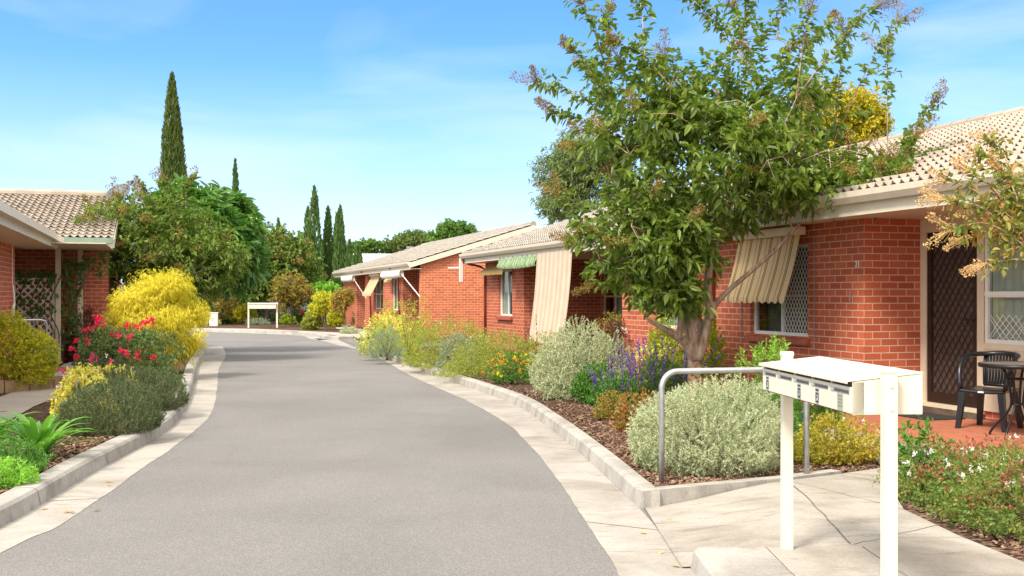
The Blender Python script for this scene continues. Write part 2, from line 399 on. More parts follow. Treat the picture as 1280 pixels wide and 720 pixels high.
def shrub(name, label, loc, rx, ry, h, lm, n=900, tw=.16, per=14, L_=.03, W_=.01, tilt=45, shape='diamond', up=.35, lump=.22,
          shell=.75, cz=.3, cat='shrub', group=None, flowers=None, spikes=None, low=-.85, start=.1, nst=9, jitter=.35, droop=0, fold=.18, stemmat=None, lobes=None):
    """flowers = (material, count, size, clump, where) ; spikes = (material, count, length)"""
    root = thing(name, label, cat, loc, rng.random()*.6, group)
    mb = MB()
    if lobes:
        PP = []; OO = []
        for (lx, ly, lz, lr, lh, ln_) in lobes:
            D = rdir(ln_); D = D[D[:, 2] > -.75]; r = np.where(rng.random(len(D)) < shell, .85+.2*rng.random(len(D)), .35+.5*rng.random(len(D)))*Lumps(14, lump)(D)
            PP.append(np.array([lx, ly, lz]) + D*np.array([lr, lr, lh])*r[:, None]); OO.append(D)
        P, O = np.concatenate(PP), np.concatenate(OO)
    else: P, O = dome(n, rx, ry, h, cz, low, lump, shell)
    d = unit(O*(1-up) + np.array([0, 0, up]) + jitter*rng.normal(size=O.shape))
    ln = tw*(.7+.6*rng.random(len(P)))[:, None]
    A = P - d*ln*.75; B = P + d*ln*.25; A[:, 2] = np.maximum(A[:, 2], .0)
    twigs(mb, A, B, per, L_, W_, tilt, shape, start=start, droop=droop, fold=fold)
    mb.build('foliage', lm, root)
    sm = MB(); stems(sm, nst, rx, ry, h); sm.build('stem', stemmat or M['stem'], root, True)
    if flowers:
        for fl in (flowers if isinstance(flowers, list) else [flowers]):
            fm, cnt, size, clump, minz = fl
            fb = MB(); Q, O2 = dome(cnt*3, rx*1.02, ry*1.02, h*1.03, cz, low, lump, 1)
            Q = Q[Q[:, 2] > minz*h][:cnt]
            C = np.repeat(Q, clump, 0) + rng.normal(size=(len(Q)*clump, 3))*size*.55
            D = unit(rdir(len(C)) + np.array([0, -.4, .8]))
            put_leaves(fb, C, D, size, size*.85, None, 'oval', .25)
            put_leaves(fb, C, -D+.4*rdir(len(C)), size*.8, size*.8, None, 'oval', .25)
            fb.build('blossom', fm, root)
    if spikes:
        fm, cnt, ln, sz = spikes
        fb = MB(); Q, O2 = dome(cnt*3, rx*.9, ry*.9, h*.9, cz, .1, lump, 1); Q = Q[:cnt]
        d = unit(O2[:len(Q)]*.35 + np.array([0, 0, 1.]) + .22*rng.normal(size=Q.shape))
        A = Q; B = Q + d*ln*(.6+.7*rng.random(len(Q)))[:, None]
        twigs(fb, A, B, 46, sz, sz*.6, 62, 'diamond', start=.12)
        for a, b in zip(A, B): fb.tube([tuple(a-(b-a)*.5), tuple(b)], .003, 3)
        fb.build('flower_spike', fm, root)
    return root

def nearest(nodes, p):
    d = np.linalg.norm(nodes[:, :3]-p, axis=1) + .35*np.maximum(0, nodes[:, 2]-p[2]); return nodes[d.argmin()]
def tree(name, label, base, limbs, crown, lm, bm_, tw=.35, per=14, L_=.08, W_=.035, tilt=55, shape='oval', droop=.15, up=.15, wood_every=5,
         shoots=None, shoot_len=.7, shoot_per=44, panicle=None, group=None, cat='tree', lump=.22, sizevar=.3, flat=True, shell=.6, rmin=.006, extra=None):
    """limbs: list of paths [(x,y,z,r)..] relative to base; crown: [(cx,cy,cz,rx,ry,rz,n)]; shoots: tips with long leafy wands"""
    root = thing(name, label, cat, base, 0, group)
    wb = MB(); nodes = []
    for p in limbs:
        q = catmull(p, 6); wb.tube([v[:3] for v in q], [max(v[3], .004) for v in q], 9)
        nodes += [v for v in q if v[2] > .35]
    nodes = np.array(nodes)
    lb = MB(); pb = MB(); pan_pts = []
    tips = []; outs = []
    for (cx, cy, cz, rx, ry, rz, n) in crown:
        D = rdir(n); r = np.where(rng.random(n) < shell, .8+.25*rng.random(n), .25+.6*rng.random(n)**.7)*Lumps(26, lump)(D)
        P = np.array([cx, cy, cz]) + D*np.array([rx, ry, rz])*r[:, None]
        tips.append(P); outs.append(unit(D + np.array([0, 0, up]) + .45*rng.normal(size=D.shape)))
        if panicle:
            sel = (D[:, 2] > -.25) & (r > .85) & (rng.random(n) < panicle['p']); pan_pts += [(p, d) for p, d in zip(P[sel], outs[-1][sel])]
    tips = np.concatenate(tips); outs = np.concatenate(outs)
    ok = tips[:, 2] > .25; tips, outs = tips[ok], outs[ok]
    newn = []
    for i in range(0, len(tips), wood_every):
        p = tips[i]; q = nearest(nodes, p); a = q[:3]; mid = (a+p)/2 + np.array([0, 0, .12*np.linalg.norm(p-a)]) + rng.normal(size=3)*.05
        r0 = min(q[3]*.6, .012+.010*np.linalg.norm(p-a))
        wb.tube([tuple(a), tuple(mid), tuple(p)], [max(r0, rmin), max(r0*.65, rmin*.8), rmin*.5], 5, cap=False)
        newn += [np.append(mid, r0*.7)]
        if i % (wood_every*6) == 0: nodes = np.vstack([nodes, newn]); newn = []
    ln = tw*(.7+.6*rng.random(len(tips)))[:, None]
    A = tips - outs*ln*.7; B = tips + outs*ln*.3
    twigs(lb, A, B, per, L_, W_, tilt, shape, droop=droop, flat=flat, sizevar=sizevar)
    if shoots is not None:
        for (sx, sy, sz) in shoots:
            p = np.array([sx, sy, sz]); q = nearest(nodes, p - np.array([0, 0, .5])); a = q[:3]
            mid = (a*.45+p*.55) + np.array([0, 0, .1]); pts = catmull([a, mid, p], 8)
            wb.tube([tuple(v) for v in pts], [rmin*1.6-(rmin*1.1)*k/(len(pts)-1) for k in range(len(pts))], 5, cap=False)
            tot = np.linalg.norm(p-a); kk = max(2, int(len(pts)*min(1, shoot_len/tot)))
            seg = np.array(pts[-kk-1:])
            twigs(lb, seg[:-1], seg[1:], max(3, int(shoot_per/kk)), L_, W_, tilt, shape, droop=droop*1.3, flat=True)
            # side sprays
            for v in seg[2::2]:
                d = unit((seg[-1]-seg[0])[None] + .9*rng.normal(size=(2, 3)))
                s0 = v[None].repeat(2, 0); twigs(lb, s0, s0+d*tw*.55, 6, L_*.9, W_*.9, tilt, shape, droop=droop, flat=True)
            if panicle: pan_pts += [(p, unit((seg[-1]-seg[-3])[None])[0])]*2
    if panicle and pan_pts:
        for (p, d) in pan_pts:
            k = panicle['n']; ln = panicle['len']*(.6+.8*rng.random()); d = unit((d+.35*rng.normal(size=3))[None])[0]
            u = rng.random(k)**.8; rad = panicle['rad']*ln/panicle['len']*(1-.65*u)
            off = perp(np.repeat(d[None], k, 0))*(rad*rng.random(k)**.5)[:, None]
            C = p + d*(u*ln)[:, None] + off
            s_ = panicle['size']*(.7+.6*rng.random(k))
            put_leaves(pb, C, rdir(k), s_, s_, None, 'diamond'); put_leaves(pb, C, rdir(k), s_, s_, None, 'diamond')
            for c in C[::7]: pb.tube([tuple(p), tuple(c)], .0018, 3, cap=False)
    lb.build('crown', lm, root); wb.build('trunk', bm_, root, True)
    if panicle and pan_pts: pb.build('seed_head', panicle['mat'], root)
    if extra: extra(root, tips, outs)
    return root
def cypress(name, label, base, h, rad, lm, n=3000, group=None, leaders=6, L_=.34, W_=.07, tip=1.0):
    root = thing(name, label, 'tree', base, rng.random()*3, group)
    mb = MB()
    offs = [(0, 0, 1.0, .72)] + [(math.cos(a)*.55, math.sin(a)*.55, .55+.4*rng.random(), .5+.15*rng.random()) for a in np.linspace(0, 6.28, leaders, endpoint=False)+rng.random()]
    for (ox, oy, hh, rr) in offs:
        k = int(n/len(offs)*(1.8 if hh == 1.0 else .85)); u = rng.random(k)**.85
        prof = np.minimum(1, (u+.04)/.2)**.5*np.clip(1-u**2.2, 0, 1)**.75*rr*rad
        th = rng.random(k)*6.283; q = .72+.35*rng.random(k)
        cx = ox*rad*np.clip(1-u*.75, 0, 1); cy = oy*rad*np.clip(1-u*.75, 0, 1)
        P = np.stack([cx+np.cos(th)*prof*q, cy+np.sin(th)*prof*q, h*hh*u+.15], 1)
        D = np.stack([np.cos(th)*.30, np.sin(th)*.30, np.ones(k)], 1) + .16*rng.normal(size=(k, 3))
        s_ = (.65+.6*rng.random(k)); put_leaves(mb, P-D*L_*.4*s_[:, None], D, L_*s_, W_*s_, None, 'oval', .3)
    mb.build('crown', lm, root)
    t = MB(); t.tube([(0, 0, -.1), (0, 0, h*.4), (0, 0, h*.93)], [max(.06, h*.014), h*.009, .01], 7); t.build('trunk', M['barkdark'], root, True)
    return root

G = {}
G['myrtle'] = leafmat('myrtle_leaf', [(.048, .082, .010), (.080, .126, .016), (.125, .175, .024), (.20, .235, .045)], .38, .40, .5, lift=1.4)
G['myrtle_autumn'] = leafmat('turning_leaf', [(.06, .12, .02), (.13, .17, .035), (.25, .20, .05), (.38, .13, .05)], .35)
G['seed'] = leafmat('seed_capsule', [(.075, .042, .010), (.14, .082, .018), (.21, .145, .032), (.13, .135, .028)], .05, .8)
G['seedpale'] = leafmat('pale_seed_capsule', [(.22, .12, .05), (.36, .22, .09), (.46, .31, .14), (.30, .22, .07)], .05, .8)
G['myrtle_far'] = leafmat('olive_myrtle_leaf', [(.045, .085, .012), (.080, .130, .018), (.125, .170, .026), (.19, .20, .045)], .3)
G['frangi'] = leafmat('frangipani_leaf', [(.035, .10, .015), (.065, .15, .025), (.11, .20, .035)], .3, .35, .5)
G['frflower'] = leafmat('frangipani_flower', [(.75, .38, .28), (.80, .55, .40), (.80, .62, .48)], .3)
G['westringia'] = leafmat('silver_leaf', [(.24, .27, .15), (.34, .37, .225), (.44, .46, .30), (.54, .55, .40)], .2, .7, .2, lift=1.15)
G['lavender'] = leafmat('rosemary_leaf', [(.045, .068, .024), (.075, .105, .040), (.12, .150, .062), (.17, .165, .085)], .15, .6, lift=1.1)
G['goldcyp'] = leafmat('golden_cypress_leaf', [(.34, .28, .008), (.52, .44, .018), (.66, .57, .05), (.74, .66, .14)], .35, .6, lift=1.1)
G['euony'] = leafmat('golden_leaf', [(.12, .16, .012), (.26, .28, .018), (.42, .38, .022), (.56, .42, .035)], .35, .45)
G['rose'] = leafmat('rose_leaf', [(.035, .075, .02), (.07, .12, .035), (.11, .16, .05), (.16, .18, .06)], .25)
G['pink'] = leafmat('pink_petal', [(.62, .012, .05), (.75, .02, .10), (.72, .03, .04)], .3)
G['magenta'] = leafmat('magenta_petal', [(.62, .02, .16), (.75, .06, .25)], .3)
G['varieg'] = leafmat('variegated_leaf', [(.20, .22, .03), (.50, .42, .05), (.66, .56, .14), (.72, .62, .28)], .3)
G['aga'] = leafmat('strap_leaf', [(.06, .16, .02), (.09, .22, .03), (.14, .29, .05)], .35, .35, .5)
G['euphorbia'] = leafmat('fresh_green_leaf', [(.07, .20, .02), (.13, .30, .03), (.22, .40, .05), (.30, .46, .07)], .3)
G['darkpurple'] = leafmat('maroon_leaf', [(.035, .014, .012), (.075, .03, .022), (.12, .05, .035)], .2)
G['vine'] = leafmat('vine_leaf', [(.04, .09, .015), (.08, .15, .03), (.13, .20, .04)], .3)
G['cyp'] = leafmat('cypress_leaf', [(.032, .055, .013), (.064, .090, .020), (.105, .130, .030)], .15, .7, .2, lift=1.6)
G['cypfar'] = leafmat('far_cypress_leaf', [(.028, .065, .018), (.055, .100, .024), (.095, .145, .035)], .15, .7, .2, lift=1.7)
G['yellowgreen'] = leafmat('lime_leaf', [(.12, .16, .02), (.20, .235, .03), (.29, .31, .055), (.37, .34, .10)], .3, lift=1.2)
G['lime'] = leafmat('bright_lime_leaf', [(.14, .22, .015), (.25, .32, .02), (.40, .44, .035)], .35, lift=1.2)
G['wispy'] = leafmat('wispy_leaf', [(.12, .17, .03), (.22, .26, .05), (.33, .33, .09), (.42, .38, .16)], .3)
G['blue'] = leafmat('bluegrey_leaf', [(.10, .14, .09), (.17, .21, .14), (.25, .29, .20)], .2)
G['darkround'] = leafmat('dark_leaf', [(.020, .045, .022), (.038, .070, .032), (.06, .10, .045)], .15)
G['green'] = leafmat('mid_green_leaf', [(.03, .09, .012), (.06, .15, .02), (.11, .22, .03)], .3)
G['nandina'] = leafmat('nandina_leaf', [(.07, .13, .02), (.14, .17, .03), (.30, .16, .03), (.42, .10, .03)], .3)
G['redleaf'] = leafmat('red_leaf', [(.10, .13, .03), (.22, .16, .035), (.36, .16, .05), (.38, .11, .04)], .3, lift=1.1)
G['abelia_gold'] = leafmat('gold_abelia_leaf', [(.13, .19, .02), (.28, .27, .03), (.45, .36, .045), (.46, .17, .05)], .3, lift=1.15)
G['abelia'] = leafmat('abelia_leaf', [(.045, .10, .018), (.085, .15, .028), (.17, .19, .04), (.26, .11, .05)], .3)
G['bract'] = leafmat('rusty_bract', [(.24, .065, .04), (.34, .11, .065), (.42, .20, .12)], .25, lift=1.1)
G['whitefl'] = leafmat('white_petal', [(.80, .70, .68), (.82, .80, .76)], .3)
G['palepink'] = leafmat('pale_pink_petal', [(.75, .42, .42), (.80, .62, .58)], .3)
G['violet'] = leafmat('violet_petal', [(.07, .03, .20), (.13, .06, .32), (.20, .10, .38)], .25)
G['orange'] = leafmat('orange_petal', [(.70, .17, .01), (.80, .30, .02)], .3)
G['yellowfl'] = leafmat('yellow_petal', [(.75, .55, .02), (.80, .65, .04)], .3)
G['redfl'] = leafmat('brick_red_flower', [(.30, .06, .04), (.24, .07, .09)], .2)
G['gum'] = leafmat('gum_leaf', [(.06, .090, .03), (.11, .145, .05), (.17, .20, .08)], .3, lift=1.6)
G['acacia'] = leafmat('golden_blossom', [(.10, .14, .012), (.26, .24, .012), (.44, .35, .015), (.58, .45, .025)], .25, lift=1.15)
G['bgtree'] = leafmat('background_leaf', [(.035, .085, .012), (.07, .14, .02), (.12, .20, .03)], .25)
G['bgolive'] = leafmat('background_olive_leaf', [(.05, .085, .016), (.09, .13, .028), (.15, .17, .04)], .25)
G['autumn'] = leafmat('autumn_leaf', [(.09, .14, .025), (.16, .18, .03), (.28, .18, .035), (.36, .12, .03)], .3, lift=1.2)
G['yellowtop'] = leafmat('yellow_top_leaf', [(.16, .18, .015), (.36, .32, .02), (.55, .45, .03)], .3)
G['litter'] = leafmat('dry_leaf', [(.20, .10, .04), (.36, .22, .09), (.45, .38, .12)], .2)

exec_parts = []
# ------------------------------------------------------------------ ground, road, kerbs
def sheet(name, poly, z, mat, kind='structure', thick=None):
    bm = bmesh.new(); f = bm.faces.new([bm.verts.new((p[0], p[1], p[2] if len(p) > 2 else z)) for p in poly])
    if f.normal.z < 0 or True:
        f.normal_update()
        if f.normal.z < 0: f.normal_flip()
    bmesh.ops.triangulate(bm, faces=bm.faces[:])
    mb = MB(); mb.bm(bm); o = mb.build(name, mat); tag(o, kind=kind); return o
def xy(px, py, z=0): v = g(px, py, z); return (v.x, v.y)
sheet('ground', [(-400, -60), (400, -60), (400, 700), (-400, 700)], -.06, M['soil'])
sheet('road', [(-60, -9), (6, -9), (6, 62), (-60, 62)], 0, M['asphalt'])

def smooth2(pts, n=6): return [(p[0], p[1]) for p in catmull([(a, b, 0) for a, b in pts], n)]
def offset(pts, d):                       # to the right-hand side of travel for d>0
    out = []
    for i in range(len(pts)):
        a = Vector(pts[max(i-1, 0)]); b = Vector(pts[min(i+1, len(pts)-1)]); t = (b-a).normalized()
        out.append((pts[i][0]+t.y*d, pts[i][1]-t.x*d))
    return out
def resample(pts, n):
    P = np.array(pts); d = np.r_[0, np.cumsum(np.linalg.norm(np.diff(P, axis=0), axis=1))]
    u = np.linspace(0, d[-1], n); return np.stack([np.interp(u, d, P[:, 0]), np.interp(u, d, P[:, 1])], 1)
def kerb(name, pts, side=1, h=.13, w=.15, z0=-.01, seg=2.4):
    """bottom front line -> rounded kerb, side=+1: kerb body lies to the right of travel; split by joints"""
    prof = [(0, z0), (.022, h-.025), (.045, h-.004), (.07, h), (w, h), (w, z0)]
    mb = MB(); n = len(pts); k = len(prof); V = []
    for d, z in prof: V.append([(p[0], p[1], z) for p in offset(pts, side*d)])
    V = [V[j][i] for i in range(n) for j in range(k)]
    Q = [(i*k+j, i*k+j+1, (i+1)*k+j+1, (i+1)*k+j) for i in range(n-1) for j in range(k-1)]
    if side > 0: Q = [q[::-1] for q in Q]
    a, b = list(range(k)), [(n-1)*k+j for j in range(k)]
    mb.add(V, Q + [(a[0], a[1], a[4], a[5]), (a[1], a[2], a[3], a[4]), (b[0], b[1], b[4], b[5]), (b[1], b[2], b[3], b[4])])
    # joints
    P = np.array(pts); L_ = np.r_[0, np.cumsum(np.linalg.norm(np.diff(P, axis=0), axis=1))]
    off = {d: np.array(offset(pts, side*d)) for d in (-.002, .021, .046, .07, w)}
    u = seg
    while u < L_[-1]-.3:
        q = {d: np.array([np.interp(u, L_, o[:, 0]), np.interp(u, L_, o[:, 1])]) for d, o in off.items()}
        i = min(np.searchsorted(L_, u), n-1); t = (P[i]-P[i-1]); t = t/np.linalg.norm(t)*.004
        prev = None
        for d, z in ((-.002, 0), (.021, h-.024), (.046, h-.001), (.07, h+.002), (w, h+.002)):
            c = q[d]; cur = [(c[0]-t[0], c[1]-t[1], z), (c[0]+t[0], c[1]+t[1], z)]
            if prev: mb.add(prev+cur[::-1], [(0, 1, 2, 3)], m=1)
            prev = cur
        u += seg*(.8+.4*random.random())
    return tag(mb.build(name, [M['kerbc'], M['joint']], smooth=False), kind='structure')
KR = [(.93, 8.05), xy(731, 572), xy(681, 531), xy(639, 504), xy(564, 477), xy(515, 460), xy(472, 445)]
KRs = smooth2(KR, 6) + [(-3.52, 29.3), (-3.35, 29.9), (-2.95, 30.3)]
kerb('kerb', KRs, 1)
KS = [(1.03, -8), (1.02, 2), (1.01, 6.28)]
kerb('kerb', KS, 1, h=.125, w=.42, seg=9)
KF = [(-5.1, 39.9), (-5.6, 39.3), (-6.08, 38.9), (-6.5, 39.2)] + smooth2([(-6.9, 40.0), (-7.9, 43.4), (-9.9, 45.6), (-11.9, 47.3), (-14.2, 48.7), (-20, 51), (-40, 56)], 5)
kerb('kerb', KF, 1, w=.3)
KL = [(-3.05, -8), (-3.18, 2), (-3.35, 5.5), xy(0, 660), xy(50, 632), xy(115, 592), xy(165, 565), xy(200, 545), xy(220, 529), xy(235, 505), xy(242, 484), (-6.76, 23.8), (-8.05, 29), (-9.3, 33.6)]
KLs = smooth2(KL, 5) + [(-9.75, 35.0), (-10.6, 36.2), (-12, 37.0), (-16, 38.6), (-40, 45)]
kerb('kerb', KLs, -1, w=.2)

# gutters of pale concrete between asphalt and kerb
def strip(name, a, b, n, z, mat, jstep=None):
    A, B = resample(a, n), resample(b, n)
    mb = MB(); V = [(p[0], p[1], z) for i in range(n) for p in (A[i], B[i])]
    mb.add(V, [(2*i, 2*i+1, 2*i+3, 2*i+2) for i in range(n-1)])
    if jstep:
        for i in range(jstep, n-1, jstep):
            t = (A[i+1]-A[i-1]); t = t/np.linalg.norm(t)*.005
            mb.add([(A[i][0]-t[0], A[i][1]-t[1], z+.003), (A[i][0]+t[0], A[i][1]+t[1], z+.003), (B[i][0]+t[0], B[i][1]+t[1], z+.003), (B[i][0]-t[0], B[i][1]-t[1], z+.003)], [(0, 1, 2, 3)], m=1)
    bm = bmesh.new()
    return tag(mb.build(name, [mat, M['joint']]), kind='structure')
def wob(pts, a=.006):
    q = resample(pts, 700); n1 = np.cumsum(rng.normal(size=len(q)))*.0; w = a*(np.interp(np.arange(len(q)), np.arange(0, len(q)+6, 6), rng.normal(size=len(range(0, len(q)+6, 6)))) + .4*rng.normal(size=len(q)))
    return [(x+v, y) for (x, y), v in zip(q, w)]
AR = smooth2([(.62, -8), (.62, 3), xy(775, 720), xy(737, 660), xy(693, 593), xy(660, 556), xy(635, 531), xy(585, 502), xy(514, 470), xy(460, 441), xy(423, 431.7), xy(392, 423)], 10)
BR = [(1.03, -8), (1.03, 6.28)] + KRs[:-4] + [(-4.8, 33.6), (-6.1, 38.9), (-6.5, 39.6)]
strip('gutter', wob(AR), BR, 420, .003, M['gutterc'], 33)
AL = smooth2([(-2.62, -8), (-2.75, 3), xy(0, 693), xy(70, 660), xy(125, 624), xy(172, 589), xy(220, 557), xy(262, 520), xy(271, 489), (-6.2, 23.4), (-7.5, 29), (-8.9, 34)], 10)
BL = KLs[:-5]
strip('gutter', wob(AL), BL, 480, .003, M['gutterc'], 37)
FA = offset(KF[3:], -.42)
strip('gutter', FA, KF[3:], 60, .003, M['gutterc'], 6)

# garden levels
KRi = offset(KRs, .08); KFi = offset(KF, .1); KLi = offset(KLs, -.1)
sheet('garden_bed', [(1.2, -8), (1.2, 6.30), (1.95, 6.38), (2.13, 8.62)] + KRi + [(-1.9, 32.6), (-4.0, 38.4), (-5.0, 39.8)] + KFi[1:4] + [(-6.3, 39.5)] + KFi[4:] + [(-60, 62), (-60, 200), (80, 200), (80, -8)], .11, M['mulch'])
sheet('garden_bed', KLi + [(-60, 49), (-70, -8)], .11, M['mulch'])
# driveway pocket and pale paths beyond it
sheet('driveway', [(-3.5, 29.4, .008), (-2.9, 30.35, .05), (-1.9, 32.6, .12), (-4.0, 38.4, .12), (-5.1, 39.8, .05), (-6.0, 38.8, .008)], 0, M['asphalt'])
def pal(pts, z): return [(*xy(x, y, z), z) for x, y in pts]
sheet('path', pal([(447, 423.5), (462, 420), (480, 423), (478, 416), (455, 412), (440, 409.5), (420, 409), (420, 410.5), (434, 414)], .125), 0, M['farpath'])
sheet('path', [(-5.3, 40.2, .118), (-6.2, 39.6, .118), (-7.7, 43.5, .118), (-11.7, 47.4, .118), (-14, 48.9, .118), (-14, 49.6, .118), (-11.2, 48.3, .118), (-6.9, 43.6, .118)], 0, M['farpath'])

# pram ramp and footpath to the porch
pm = MB()
gx = np.linspace(0, 1, 9); gy = np.linspace(0, 1, 8); V = []
for v in gy:
    for u in gx:
        x = .965*(1-u) + (1.95+.2*v)*u; y = 6.28 + v*(1.76+.52*u) - 0*u + .06*u*(1-v)
        z = .012 + .112*(u*u*(3-2*u)); V.append((x, y, z))
pm.add(V, [(j*9+i, j*9+i+1, (j+1)*9+i+1, (j+1)*9+i) for j in range(7) for i in range(8)])
tag(pm.build('ramp', M['concrete'], smooth=True), kind='structure')
C1 = ab(6.9, 11.47); C0 = ab(6.9, 2.0)
PATH = [(1.43, -8), (1.43, 6.28), (1.95, 6.34), (2.15, 8.57), (2.6, 8.85), (3.08, 9.2), (3.35, 10.5), (C1.x-.05, C1.y+.1), (C1.x, C1.y), (C1.x+.6, C1.y-1.9), (3.83, 9.7), (3.25, 9.2), (2.85, 8.35), (2.62, 7.4), (2.66, 6.6), (2.75, 5.9), (2.95, 5.0), (3.1, 3), (3.1, -8)]
sheet('path', PATH, .124, M['concrete'])
def joint(a, b, z=.1265, w=.0028):
    a, b = Vector(a), Vector(b); t = (b-a).normalized(); nrm = Vector((-t.y, t.x))*w
    n = 10; mb = MB(); L0 = [a.lerp(b, i/n)+Vector((random.uniform(-.012, .012), random.uniform(-.012, .012))) for i in range(n+1)]
    V = [(p.x+s*nrm.x*(.6+.6*random.random()), p.y+s*nrm.y, z) for p in L0 for s in (-1, 1)]
    mb.add(V, [(2*i, 2*i+1, 2*i+3, 2*i+2) for i in range(n)])
    tag(mb.build('path_joint', M['joint']), kind='structure')
joint((1.44, 6.28), (1.46, 1)); joint((2.15, 8.5), (2.62, 7.4)); joint((1.97, 6.35), (2.66, 6.9)); joint((2.0, 6.3), (2.1, 1))
joint((1.95, 6.36), (2.14, 8.52), .1285, .004); joint((2.6, 8.8), (2.9, 8.4)); joint((3.3, 10.3), (3.9, 10.2))
# low concrete edging along the end of the right bed
ed = MB(); E0 = [(.955, 8.03), (2.13, 8.60), (2.66, 8.93)]; 
for i in range(2):
    a, b = Vector(E0[i]), Vector(E0[i+1]); t = (b-a).normalized(); nn = Vector((-t.y, t.x))*.11
    za, zb = (-.01, -.01)
    ta, tb = (.135, .137) if i == 0 else (.137, .139)
    ed.hexa([(a.x, a.y, za), (b.x, b.y, zb), (b.x+nn.x, b.y+nn.y, zb), (a.x+nn.x, a.y+nn.y, za)],
            [(a.x, a.y, ta), (b.x, b.y, tb), (b.x+nn.x, b.y+nn.y, tb), (a.x+nn.x, a.y+nn.y, ta)])
tag(ed.build('kerb', M['kerbc']), kind='structure')
# porch slab of red pavers
pv = MB()
P4 = [ab(6.9, 2), ab(6.9, 11.47), ab(9.0, 11.47), ab(9.0, 2)]
pv.hexa([(p.x, p.y, .05) for p in P4], [(p.x, p.y, .142) for p in P4])
def pavermat():
    m, nt, b = newmat('paver_rows'); setin(b, Roughness=.75)
    mp = N(nt, 'ShaderNodeMapping'); mp.inputs['Rotation'].default_value = (0, 0, -ROT+R(90)); L(nt, coords(nt), mp.inputs[0])
    br = N(nt, 'ShaderNodeTexBrick'); L(nt, mp.outputs[0], br.inputs['Vector'])
    for k, v in (('Scale', 1), ('Mortar Size', .004), ('Brick Width', .23), ('Row Height', .115), ('Mortar Smooth', .2)): br.inputs[k].default_value = v
    setin(br, Color1=(.44, .125, .058), Color2=(.36, .095, .045), Mortar=(.42, .27, .19))
    n = noise(nt, coords(nt), 1.5, 5)
    L(nt, mixc(nt, math_(nt, 'MULTIPLY', n, .35), br.outputs[0], (.42, .20, .12)), b.inputs['Base Color'])
    bump(nt, br.outputs['Fac'], -.4, .004, b); return m
M['paverrows'] = pavermat()
tag(pv.build('porch_floor', M['paverrows']), kind='structure')
# left path, red paved patch
sheet('path', pal([(-140, 560), (-60, 512), (0, 496), (30, 485), (62, 470.5), (78, 456), (100, 448.5), (135, 446), (128, 458), (105, 477), (70, 497), (42, 508), (0, 532), (-60, 575)], .124), 0, M['farpath'])
sheet('path', pal([(38, 479), (84, 459.5), (60, 457), (40, 458), (20, 468)], .129), 0, M['pavers'])

# bark chips lying on the beds
def inside(P, poly):
    c = np.zeros(len(P), bool); q = np.array([(p[0], p[1]) for p in poly])
    for (x1, y1), (x2, y2) in zip(q, np.roll(q, -1, 0)):
        hit = ((y1 > P[:, 1]) != (y2 > P[:, 1])) & (P[:, 0] < (x2-x1)*(P[:, 1]-y1)/((y2-y1) or 1e-9)+x1); c ^= hit
    return c
BEDR = [(2.13, 8.70), (1.0, 8.24)] + offset(KRs[1:-3], .19) + [(8, 30), (3.7, 13), (3.3, 10.6), (3.05, 9.25), (2.6, 8.95)]
BEDE = [(C1.x+.55, C1.y-2.0), (3.83, 9.6), (3.25, 9.1), (2.87, 8.33), (2.64, 7.4), (2.68, 6.6), (2.78, 5.9), (2.98, 5.0), (3.13, 3), (6, 3), (6, 8)]
BEDL = [(-3.28, -8)] + offset(KLs[:60], -.235) + [(-9, 25), (-7, 17.5), (-5.9, 13.5), (-5.6, 11), (-5.6, -8)]
def chips(name, regions, mat):
    mb = MB()
    for (cx, cy, rx, ry, rot, n, z) in regions:
        P = (rng.random((n, 2))-.5)*2*np.array([rx, ry]); c, s_ = math.cos(rot), math.sin(rot)
        P = np.stack([cx+P[:, 0]*c-P[:, 1]*s_, cy+P[:, 0]*s_+P[:, 1]*c], 1)
        P = P[inside(P, BEDR) | inside(P, BEDE) | inside(P, BEDL)]; n = len(P)
        a = rng.random(n)*6.28; l = .009+.022*rng.random(n)**1.6; w = l*(.25+.35*rng.random(n)); h = .004+.006*rng.random(n)
        tl = .35*rng.normal(size=(n, 2))
        V = np.zeros((n, 8, 3))
        for i, (sx, sy, sz) in enumerate([(-1, -1, 0), (1, -1, 0), (1, 1, 0), (-1, 1, 0), (-.8, -.7, 1), (.9, -.8, 1), (.7, .8, 1), (-.9, .6, 1)]):
            lx, ly = sx*l, sy*w; lz = sz*h + lx*tl[:, 0] + ly*tl[:, 1]
            V[:, i] = np.stack([P[:, 0]+lx*np.cos(a)-ly*np.sin(a), P[:, 1]+lx*np.sin(a)+ly*np.cos(a), z+.004+lz], 1)
        Q = np.array([(4, 5, 6, 7), (0, 1, 5, 4), (1, 2, 6, 5), (2, 3, 7, 6), (3, 0, 4, 7)])
        mb.add(V.reshape(-1, 3), (np.arange(n)[:, None, None]*8+Q[None]).reshape(-1, 4))
    return tag(mb.build(name, mat), kind='stuff')
G['chip'] = leafmat('bark_chip', [(.03, .016, .012), (.07, .036, .024), (.13, .075, .05), (.24, .155, .10), (.40, .29, .20)], .0, .9, .1, .2, 1.0)
chips('bark_chip_mulch', [(1.7, 8.95, .75, .33, .42, 3000, .11), (1.25, 10.2, .55, 1.4, .12, 3200, .11), (.75, 12.6, .7, 1.9, .22, 3000, .11), (-.3, 16.5, .7, 2.4, .32, 1400, .11),
    (2.7, 9.15, .45, .3, .4, 1300, .11), (3.25, 7.6, .55, .9, .1, 2600, .11), (3.2, 6.2, .4, 1.1, .05, 2400, .11),
    (-4.05, 9.3, .5, 1.5, .12, 3400, .11), (-3.8, 7.2, .35, 1.1, .1, 1800, .11), (-4.4, 12, .4, 1.5, .15, 1200, .11)], G['chip'])

